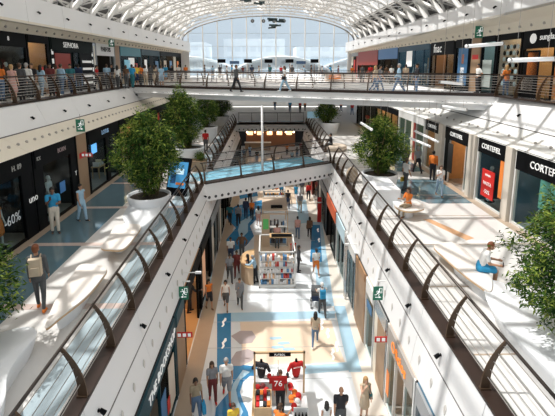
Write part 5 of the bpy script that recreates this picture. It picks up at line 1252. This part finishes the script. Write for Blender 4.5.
# --- upper left gallery crowd
crowd = [
 (15, 102.5, 'woman in a pink flowered dress and straw hair at the upper left railing', 'f', ('dress','pink'), None, ('bun_hair','blond'), 'white', 0, 180, 'stand', None),
 (29, 94, 'person in a white jumper with a grey cap in the upper left crowd', 'm', ('shirt','white'), ('trousers','dgrey'), ('cap_hat','grey'), 'white', 1, 180, 'stand', None),
 (43, 97.5, 'woman with long black hair and a light blue top in the upper left crowd', 'f', ('tee','lblue'), ('leggings','ldenim'), ('long_hair','black'), 'white', 1, 170, 'slow', ('tote_bag','white')),
 (2, 96, 'person in an orange top cut by the left edge', 'm', ('tee','orange'), ('trousers','denim'), ('short_hair','black'), 'black', 2, 180, 'stand', None),
 (22, 92, 'person in dark clothes behind the woman in the pink dress', 'm', ('shirt','dgrey'), ('trousers','black'), ('short_hair','brown'), 'black', 1, 180, 'stand', None),
 (52, 92, 'person in a maroon top before the striped shop', 'm', ('tee','maroon'), ('trousers','black'), ('short_hair','black'), 'black', 2, 10, 'stand', None),
 (63, 95.5, 'man in a light blue shirt with a crossbody strap before the striped shop', 'm', ('shirt','lblue'), ('trousers','denim'), ('short_hair','brown'), 'white', 1, 160, 'slow', ('shoulder_bag','black')),
 (58, 93.5, 'woman in a beige top beside the man with the crossbody strap', 'f', ('tee','beige'), ('leggings','black'), ('bob_hair','brown'), 'red', 1, 180, 'stand', ('shopping_bag','red')),
 (72, 91.5, 'person in a dark teal top by the perfume shelves', 'm', ('tee','teal'), ('trousers','navy'), ('short_hair','black'), 'black', 1, 10, 'slow', None),
 (108, 89, 'man in a light blue shirt by the white sign shop', 'm', ('tee','lblue'), ('trousers','dgrey'), ('short_hair','brown'), 'black', 1, 185, 'stand', None),
 (118.5, 89, 'woman with long black hair and a white bag by the brown pier', 'f', ('tee','white'), ('trousers','dgrey'), ('long_hair','black'), 'black', 1, 180, 'slow', ('shoulder_bag','beige')),
 (113, 87.5, 'person in dark clothes between the blue shirt and the brown pier', 'm', ('shirt','black'), ('trousers','dgrey'), ('short_hair','black'), 'black', 1, 0, 'stand', None),
 (127, 88.5, 'woman carrying two tan shopping bags by the cartoon window', 'f', ('tee','brown'), ('trousers','dgrey'), ('bob_hair','brown'), 'black', 1, 180, 'stand', ('shopping_bag','beige')),
 (133, 88, 'person in a teal top before the cartoon window', 'm', ('tee','blue'), ('trousers','teal'), ('short_hair','black'), 'black', 1, 180, 'slow', None),
 (141, 86.5, 'person in an orange top at the left end of the upper bridge', 'm', ('tee','orange'), ('trousers','dgrey'), ('short_hair','black'), 'black', 1, 180, 'slow', None),
 (146, 86, 'person in a white top at the left end of the upper bridge', 'f', ('tee','white'), ('trousers','beige'), ('bob_hair','brown'), 'black', 1, 190, 'stand', None),
 (151, 85.5, 'person in a dark top near the left end of the upper bridge', 'm', ('shirt','dgrey'), ('trousers','black'), ('short_hair','black'), 'black', 1, 170, 'stand', None),
 (162, 87.5, 'woman in a pale blue top and shorts on the upper bridge by the left end', 'f', ('tee','lblue'), ('shorts','ldenim'), ('bun_hair','brown'), 'white', 1, 180, 'stand', None),
 (166, 81.3, 'child in a blue top beyond the left end of the upper bridge', 'm', ('tee','blue'), ('shorts','blue'), ('short_hair','black'), 'white', 1, 180, 'stand', None),
 (157, 83, 'person in grey far along the upper left gallery', 'm', ('tee','grey'), ('trousers','dgrey'), ('short_hair','black'), 'black', 1, 180, 'slow', None),
 (172, 81, 'person in black far along the upper left gallery', 'f', ('shirt','black'), ('trousers','black'), ('long_hair','black'), 'black', 1, 0, 'slow', None),
 (179, 80, 'person in a white top far along the upper left gallery', 'm', ('tee','white'), ('trousers','navy'), ('short_hair','black'), 'black', 1, 180, 'slow', None),
 (34, 93, 'person in a black top behind the white jumper in the upper left crowd', 'm', ('tee','black'), ('trousers','dgrey'), ('short_hair','brown'), 'black', 1, 0, 'stand', None),
 (48, 94, 'woman in a white dress before the warm brown window upstairs', 'f', ('dress','white'), None, ('long_hair','black'), 'white', 1, 190, 'slow', None),
 (80, 91, 'person in navy at the white perfume shelves upstairs', 'm', ('shirt','navy'), ('trousers','black'), ('short_hair','black'), 'black', 2, 180, 'stand', None),
 (98, 89.5, 'woman in a red top left of the white sign shop opening', 'f', ('tee','red'), ('trousers','black'), ('bun_hair','black'), 'black', 1, 90, 'slow', None),
 (137, 87, 'man in a yellow top at the cartoon window', 'm', ('tee','yellow'), ('shorts','navy'), ('short_hair','brown'), 'white', 1, 200, 'stand', None),
 (155, 84.5, 'woman in a beige dress past the left end of the upper bridge', 'f', ('dress','beige'), None, ('long_hair','brown'), 'brown', 1, 180, 'slow', None),
 (186, 79.5, 'person in an orange top by the farthest upper left shop', 'm', ('tee','orange'), ('trousers','black'), ('short_hair','black'), 'black', 1, 180, 'slow', None),
]
for kk, (a, b, lab, sx, tp, bt, hr, sh, sk, fc, ps_, bg_) in enumerate(crowd):
    g_ = G(a, b, Z); lim = -(11.75+(kk % 4)*.3)
    if g_.x < -12.7 and a < 150: g_ = Vector((lim, g_.y*lim/g_.x, Z))
    P(lab, g_, fc, ps_, sx, tp, bt, hr, sh, sk, bag=bg_)
# far upper floor visitors
rnd = random.Random(9)
cols = ['dgrey', 'lblue', 'black', 'white', 'blue', 'maroon', 'navy', 'beige', 'teal', 'red']
fu = [(205,76.5),(213,77),(220,76),(227,78),(232,77),(243,76),(252,78),(259,76.5),(270,77.5),(281,76),(292,77.5),(305,76.5),(311,78),(322,77),(331,76),(338,78)]
for k, (a, b) in enumerate(fu):
    c = cols[k % 10]; b = 78.3+(b-76)*.9
    P('far visitor in a %s top %s' % (wh.get(c, c), ['behind the left bridge rail near the glass wall', 'by the leftmost monitor', 'right under the leftmost monitor', 'between the two left monitors', 'by the left navy sign', 'left of the second monitor', 'right of the second monitor', 'left of the middle monitor', 'by the middle monitor', 'left of the fourth monitor', 'right of the fourth monitor', 'by the right navy sign', 'at the rightmost monitor', 'beyond the rightmost monitor', 'near the right end of the glass wall', 'by the farthest upper right shop'][k]), G(a, b, Z), rnd.choice((0, 90, 180, 270)), ['stand', 'slow', 'lean'][k % 3], 'mf'[k % 2], ('tee', c), ('trousers', ['dgrey', 'denim'][k % 2]), ('short_hair', ['black', 'brown'][k % 2]), 'black', k % 3)
for k, (a, b, c) in enumerate(((370, 82, 'red'), (386, 82, 'brown'), (405, 87, 'beige'), (352, 81, 'orange'), (362, 82, 'dgrey'), (391, 84, 'white'))):
    P('person in a %s top %s' % (wh.get(c, c), ['before the dark red panel upstairs', 'behind the couple on the bridge', 'in front of the tall blue glass', 'near the bright red banner', 'between the banner and the dark red panel', 'under the blue patterned sign'][k]), G(a, b, Z), 180, ['slow', 'stand'][k % 2], 'mf'[k % 2], ('tee', c), ('trousers', 'dgrey'), ('short_hair', 'black'), 'black', 1)
# stroller pushed by the person with the blue backpack
p = G(318, 309)
st = thing('stroller', 'dark baby stroller in front of the person with the blue backpack', 'stroller', (p.x-.05, p.y+.35, 0), R(-5))
MB().prism([(-.22, -.28), (.22, -.28), (.25, .3), (-.25, .3)], .38, .66, poly2=[(-.25, -.32), (.25, -.32), (.27, .36), (-.27, .36)]).build('seat', cm('navy'), st)
hd = MB(); n = 8; hd.add([(x, .05-.34*math.cos(PI*i/n*.62), .66+.38*math.sin(PI*i/n*.62)) for x in (-.26, .26) for i in range(n+1)], [(i, i+1, n+2+i, n+1+i) for i in range(n)]); hd.build('hood', cm('dgrey'), st)
for x in (-.27, .27):
    for y in (-.3, .35):
        o = MB().lathe([(.11, -.02), (.12, 0), (.11, .02)], 12).build('wheel', blackm, st, loc=(x, y, .12)); o.rotation_euler = (0, PI/2, 0)
    MB().tube([(x*.95, -.30, .12), (x*.9, .05, .5), (x*.9, -.5, 1.0)], .014, 5).build('frame_bar', chrome, st)
MB().tube([(-.25, -.5, 1.0), (.25, -.5, 1.0)], .02, 6).build('push_handle', blackm, st)

# ------------------------------------------------------------------ kiosks on the lower floor
def crate(label, x, y, z, w_, d_, h_, cat='crate', m=woodm, group=None):
    t = thing('display_crate', label, cat, (x, y, z), 0, group)
    for a, b, c, d, nm in ((0, w_, 0, .03, 'side_board'), (0, w_, d_-.03, d_, 'side_board'), (0, .03, .03, d_-.03, 'end_board'), (w_-.03, w_, .03, d_-.03, 'end_board')): MB().box(a, b, c, d, 0, h_).build(nm, m, t)
    MB().box(.03, w_-.03, .03, d_-.03, h_*.55, h_*.6).build('tray', m, t); return t
def item(name, label, cat, x, y, z, me_or_mb, m, group=None, rz=0, smooth=False):
    me = me_or_mb.mesh(name, m, smooth) if isinstance(me_or_mb, MB) else me_or_mb
    return tag(put(name, me, None, (x, y, z), rz), label, cat, group)
# first kiosk: football shirts
k1x0, k1x1, ky = -.52, 1.20, 12.8
kf = thing('shirt_kiosk', 'pale wooden kiosk portal with a small black sign at the bottom of the picture', 'kiosk', (k1x0, ky, 0))
KW = k1x1-k1x0
for x in (0, KW-.06): MB().box(x, x+.06, -.03, .03, 0, 2.5).build('post', woodm, kf)
MB().box(0, KW, -.03, .03, 2.44, 2.5).build('top_beam', woodm, kf)
bd = MB().box(KW*.3, KW*.72, -.06, -.03, 2.36, 2.5).build('name_board', black, kf)
put('lettering', text_mesh('FUTBOL', height=.07, m=BW, depth=.01), bd, (KW*.51, -.068, 2.43))
MB().box(0, KW, .55, 1.15, 0, .9).build('back_cabinet', mat('kiosk_white', (.78, .76, .73), .5), kf); MB().box(-.03, KW+.03, .5, 1.15, .9, .95).build('back_counter_top', white, kf)
MB().box(-.05, .05, -1.3, .5, 0, .9).build('side_counter', woodm, kf); MB().box(KW-.42, KW+.02, -1.35, .5, 0, .88).build('side_cabinet', mat('kiosk_white', (.78, .76, .73), .5), kf); MB().box(KW-.45, KW+.05, -1.4, .5, .88, .93).build('side_counter_top', white, kf)
def torso_form(label, x, y, z, c, rz, num=None):
    t = thing('shirt_mannequin', label, 'mannequin', (x, y, z), rz)
    mb = MB(); cap(mb, (0, 0, .12), (0, 0, .45), .13, .17, 1.1, .7); cap(mb, (-.14, 0, .52), (.14, 0, .52), .07, .07)
    for s in (-1, 1): cap(mb, (s*.19, 0, .53), (s*.30, -.02, .32), .065, .06)
    o = put('football_shirt', fuse(mb, .016, .8, 'shirt'), t); o.data.materials[0] = cm(c)
    mb = MB(); cap(mb, (0, 0, .55), (0, 0, .68), .05, .045); me = mb.mesh('neck', black, True); put('neck_cap', me, t)
    MB().lathe([(.10, 0), (.10, .02), (.02, .03), (.02, .1)], 12).build('stand', chrome, t)
    if num: put('lettering', text_mesh(num, height=.05, m=BW, depth=.005), o, (0, -.135, .46))
    return t
torso_form('mannequin torso in a black football shirt on the kiosk counter', k1x0+.24, ky+.75, .95, 'black', R(-15), 'M KANE')
torso_form('mannequin torso in a red football shirt on the kiosk counter', k1x1-.24, ky+.75, .95, 'red', R(15), 'BOSTON')
for k, (x, c, hgt) in enumerate(((.52, 'red', .16), (.72, 'white', .2), (.85, 'black', .3), (1.05, 'white', .18), (1.17, 'black', .22))):
    item('bottle' if hgt > .21 else 'cap_stack', '%s %s on the white back counter of the shirt kiosk, %s' % (c, 'bottle' if hgt > .21 else 'folded cap', ['leftmost', 'second from left', 'middle', 'fourth from left', 'rightmost'][k]), 'goods', k1x0+x, ky+.72, .95,
        MB().lathe([(.05, 0), (.055, hgt*.6), (.02, hgt*.8), (.018, hgt)], 10) if hgt > .21 else MB().ball((0, 0, hgt*.4), (.09, .11, hgt*.4), 10, 6), cm(c), 'small goods on the back counter of the shirt kiosk')
cr1 = crate('wooden display crate of red and white goods at the left of the shirt kiosk', k1x0+.04, ky-1.2, .92, .55, .8, .5)
rnd = random.Random(5)
for k in range(12):
    x = k1x0+.10+(k % 4)*.115; y = ky-1.12+(k//4)*.24; c = ['red', 'white', 'black', 'orange', 'red', 'dgrey'][k % 6]
    item('folded_scarf', '%s rolled scarf in the wooden crate, row %s from the front' % (c, ['first', 'second', 'third'][k//4]), 'scarf', x, y, 1.22, MB().box(0, .1, 0, .2, 0, rnd.uniform(.12, .24)), cm(c), 'rolled scarves in the wooden crate')
hg = thing('hanging_shirt', 'large red shirt with a white emblem hanging in the middle of the kiosk', 'shirt', (k1x0+.82, ky-.05, 1.10)); hg.scale = (.8, 1, .8)
mb = MB(); mb.prism([(-.26, -.04), (.26, -.04), (.26, .04), (-.26, .04)], 0, .62); mb.box(-.38, -.24, -.035, .035, .32, .62); mb.box(.24, .38, -.035, .035, .32, .62)
bdy = mb.build('shirt_cloth', cm('red'), hg); put('lettering', text_mesh('76', height=.26, m=BW, depth=.01), bdy, (0, -.05, .34))
MB().tube([(0, 0, .62), (0, 0, 1.40)], .012, 5).build('hanger_rod', chrome, hg)
for k, (x, y, c) in enumerate(((.12, .25, 'red'), (.30, .30, 'maroon'), (.42, .1, 'red'), (1.25, .25, 'red'), (1.38, -.05, 'orange'), (1.25, -.3, 'orange'), (1.45, -.45, 'white'), (1.32, -.65, 'red'), (1.5, -.2, 'red'))):
    item('sports_cap', '%s sports cap on the kiosk %s' % (c, ['left counter by the black shirt', 'left side behind the crate', 'left side next to the hanging shirt', 'right counter below the red shirt', 'right counter, second from the back', 'right counter in the middle', 'right counter beside the rack', 'right counter near its front', 'right counter edge'][k]), 'cap', k1x0+x, ky+y, .94 if x > 1 else .91,
        MB().ball((0, 0, .05), (.10, .11, .10), 10, 6).box(-.07, .07, -.2, -.08, .03, .045), cm(c), 'sports caps on the kiosk counters')
for x in (.12, .30, .42): pass
rk = thing('bottle_rack', 'black rack of bottles in front of the white kiosk column', 'rack', (k1x1-.44, ky-1.38, .93))
MB().box(0, .46, 0, .35, 0, .03).build('base', whitef, rk); MB().box(0, .46, .32, .35, .03, .35).build('back_panel', whitef, rk)
for k in range(8): item('bottle', 'dark bottle in the kiosk rack, %s row' % ['front', 'back'][k//4], 'bottle', k1x1-.38+(k % 4)*.11, ky-1.29+(k//4)*.12, .96, MB().lathe([(.035, 0), (.035, .16), (.015, .2), (.015, .25)], 8), black, 'dark bottles in the kiosk rack')
P('kiosk attendant in an orange shirt bending at the shirt kiosk', (k1x0+.78, ky-1.35, 0), 150, 'lean', 'f', ('tee','orange'), ('trousers','black'), ('bun_hair','brown'), 'black', 1)
P('kiosk attendant in black behind the red hanging shirt', (k1x0+.9, ky+.22, 0), 0, 'stand', 'm', ('tee','black'), ('trousers','black'), ('short_hair','brown'), 'black', 1, h=.97)

def box_kiosk(label, x0, x1, y0, y1, h, post=whitef, nshelf=4, seed=1, cols=(0, 3, 6, 8, 1), dark=False, glab='small bright packets'):
    t = thing('kiosk', label, 'kiosk', (x0, y0, 0)); W = x1-x0; D = y1-y0
    for x in (0, W-.07):
        for y in (0, D-.07): MB().box(x, x+.07, y, y+.07, 0, h).build('corner_post', post, t)
    for (a, b, c, d) in ((0, W, 0, .07), (0, W, D-.07, D), (0, .07, .07, D-.07), (W-.07, W, .07, D-.07)): MB().box(a, b, c, d, h-.07, h).build('top_rail', post, t)
    MB().box(.07, W-.07, .45, .48, .1, h*.5).build('back_panel', blackm if dark else whitef, t); MB().box(0, W, 0, D, 0, .1).build('plinth', whitef, t)
    rnd = random.Random(seed); g = MB()
    for k in range(nshelf):
        z = .2+k*(h*.82)/nshelf
        MB().box(.07, W-.07, .03, .45, z-.03, z).build('shelf', whitef, t)
        x = .1
        while x < W-.16:
            w_ = rnd.uniform(.05, .13); g.use(PM[rnd.choice(cols)]).box(x, x+w_, .06, .36, z, z+rnd.uniform(.12, .34)*h/2.2); x += w_+.015
    tag(g.build('kiosk_goods', None, None, loc=(x0, y0, 0)), glab+' on the shelves of the '+label, 'goods', None, 'stuff')
    return t, W, D
k2, W2, D2 = box_kiosk('white framed glass kiosk with shelves of colourful packets', -.54, 1.44, 21.5, 24.0, 2.1, nshelf=5, seed=2, dark=True, cols=(6, 6, 0, 9, 6, 1, 3), glab='small packets')
MB().box(W2*.3, W2*.95, 1.9, D2, 2.1, 2.16).build('canopy_board', woodm, k2); MB().box(W2*.35, W2*.95, 1.9, 2.2, 2.16, 2.24).build('name_board', black, k2)
MB().box(.07, W2-.07, -.012, 0, 1.15, 1.2).build('front_rail', whitef, k2); MB().box(.07, W2-.07, -.012, 0, .1, .2).build('front_rail', whitef, k2)
pf = thing('round_counter', 'beige rounded counter joining the left of the second kiosk', 'counter', (-.85, 23.0, 0))
MB().prism([(.75*math.cos(a*PI/9+PI/2), 1.2*math.sin(a*PI/9+PI/2)) for a in range(10)], 0, 1.0).build('counter', mat('kiosk_beige', (.62, .48, .34), .5), pf); MB().prism([(.8*math.cos(a*PI/9+PI/2), 1.26*math.sin(a*PI/9+PI/2)) for a in range(10)], 1.0, 1.05).build('counter_top', woodm, pf)
k3, W3, D3 = box_kiosk('third kiosk with a tall beige end panel and a green screen', -.45, 1.29, 27.0, 30.5, 2.3, nshelf=3, seed=3, cols=(8, 8, 6, 3), glab='dark goods', post=mat('kiosk_beige', (.62, .48, .34), .5))
ep = MB().box(-.02, .52, -.06, .02, 0, 2.3).build('end_panel', mat('kiosk_beige', (.62, .48, .34), .5), k3); MB().box(.08, .44, -.075, -.06, 1.25, 1.95).build('green_screen', mat('screen_green', (.08, .35, .10), .4, emit=.3), ep)
MB().box(.0, W3, .5, D3, 2.3, 2.36).build('canopy_board', mat('kiosk_beige2', (.70, .55, .42), .5), k3); MB().box(W3*.35, W3*.8, .9, 1.2, 2.36, 2.5).build('name_board', black, k3)
P('seller in a pale shirt inside the third kiosk', (.55, 26.75, 0), 180, 'stand', 'm', ('tee','pink'), ('trousers','dgrey'), ('short_hair','brown'), 'black', 1)
k4, W4, D4 = box_kiosk('fourth kiosk covered in red orange and blue goods under the bridge', -.49, 1.44, 35.6, 38.2, 1.3, nshelf=3, seed=4, cols=(1, 2, 9, 8, 3), glab='red and orange goods')
for k, (x, c) in enumerate(((.2, 'orange'), (.5, 'red'), (.85, 'black'), (1.15, 'orange'), (1.55, 'blue'))):
    item('toy_balloon', '%s round toy on top of the fourth kiosk, %s' % (c, ['leftmost', 'second from left', 'middle', 'fourth from left', 'rightmost'][k]), 'toy', -.45+x, 36.0, 1.3, MB().ball((0, 0, .2), .2, 10, 7), cm(c), 'round toys on the fourth kiosk')
P('seller in a blue shirt behind the fourth kiosk', (1.2, 38.5, 0), 0, 'stand', 'm', ('tee','blue'), ('trousers','navy'), ('short_hair','black'), 'black', 1)
k5, W5, D5 = box_kiosk('fifth kiosk with warm lit goods beyond the first bridge', -.4, 1.4, 47.0, 50, 1.8, nshelf=3, seed=6, cols=(2, 9, 4, 1), glab='warm coloured goods')

# shop window mannequins
mwhite = mat('mannequin_white', (.7, .68, .64), .4)
def mannequin(label, side, P0, P1, y, z, top, bottom, off=.55, sex='f'):
    o, W, rz = wallframe(side, P0, P1, y-.5, y+.5)
    p = local(o, rz, .5, off, z+.08); f = sex == 'f'
    t = thing('mannequin', label, 'mannequin', p, rz)
    wear(t, 'stand', f, 'body', mwhite); wear(t, 'stand', f, top[0], cm(top[1]), 't_shirt' if top[0] == 'tee' else None)
    if bottom: wear(t, 'stand', f, bottom[0], cm(bottom[1]))
    MB().lathe([(.25, -.07), (.25, 0)], 14).build('base', black, t)
mannequin('tall mannequin in a white top in the dark left gallery window', 'L', ML0, ML1, 19.2, F1, ('tee', 'white'), ('skirt', 'beige'))
mannequin('mannequin in an orange dress behind the nearest left gallery window', 'L', ML0, ML1, 15.4, F1, ('dress', 'orange'), None)
mannequin('mannequin in a grey coat in the blue glass shop window upstairs', 'R', UR0, UR1, 36.5, F2, ('coat', 'grey'), ('trousers', 'dgrey'), sex='m')
mannequin('mannequin in a white shirt behind the blue glass upstairs', 'R', UR0, UR1, 39, F2, ('shirt', 'white'), ('trousers', 'beige'), sex='m')
mannequin('mannequin in a red dress inside the sale poster window', 'R', MR0, MR1, 20.6, F1, ('dress', 'red'), None)
mannequin('mannequin in a teal coat in the window half hidden by the bush', 'R', MR0, MR1, 16.3, F1, ('coat', 'teal'), ('trousers', 'black'))
mannequin('mannequin in a pale dress in the white mullion window', 'R', MR0, MR1, 30, F1, ('dress', 'cream'), None)
mannequin('mannequin in a dark coat beside the gold shelf upstairs on the left', 'L', UL0, UL1, 23.6, F2, ('coat', 'brown'), ('trousers', 'black'))
mannequin('mannequin in a beige coat behind the emblem window upstairs on the left', 'L', UL0, UL1, 22.6, F2, ('coat', 'beige'), ('trousers', 'black'))
bpy.data.scenes.remove(TS)
# each spotlight is told apart by its place in its row, counted from the viewer
ORD = ['nearest', 'second', 'third', 'fourth', 'fifth', 'sixth', 'seventh', 'eighth', 'ninth', 'tenth', 'eleventh', 'twelfth', 'thirteenth', 'fourteenth', 'fifteenth', 'sixteenth', 'seventeenth', 'eighteenth', 'nineteenth', 'twentieth', 'twenty-first', 'twenty-second']
rows = {}
for o in bpy.data.objects:
    if o.get('category') == 'spotlight': rows.setdefault(o['group'], []).append(o)
for g, L in rows.items():
    for k, o in enumerate(sorted(L, key=lambda q: q.location.y)):
        w_ = g.replace('small black spotlights', 'small black spotlight').replace('black spotlights', 'small black spotlight').replace('small small', 'small')
        o['label'] = w_ + (', the one nearest the viewer' if k == 0 else ', %s from the viewer' % ORD[k])
tabs = sorted([o for o in bpy.data.objects if o.get('category') == 'table' and 'cafe table' in o.get('label', '')], key=lambda q: q.location.x)
for k, o in enumerate(tabs): o['label'] = 'small cafe table on the far upper floor, %s from the left' % (ORD[k] if k else 'first')
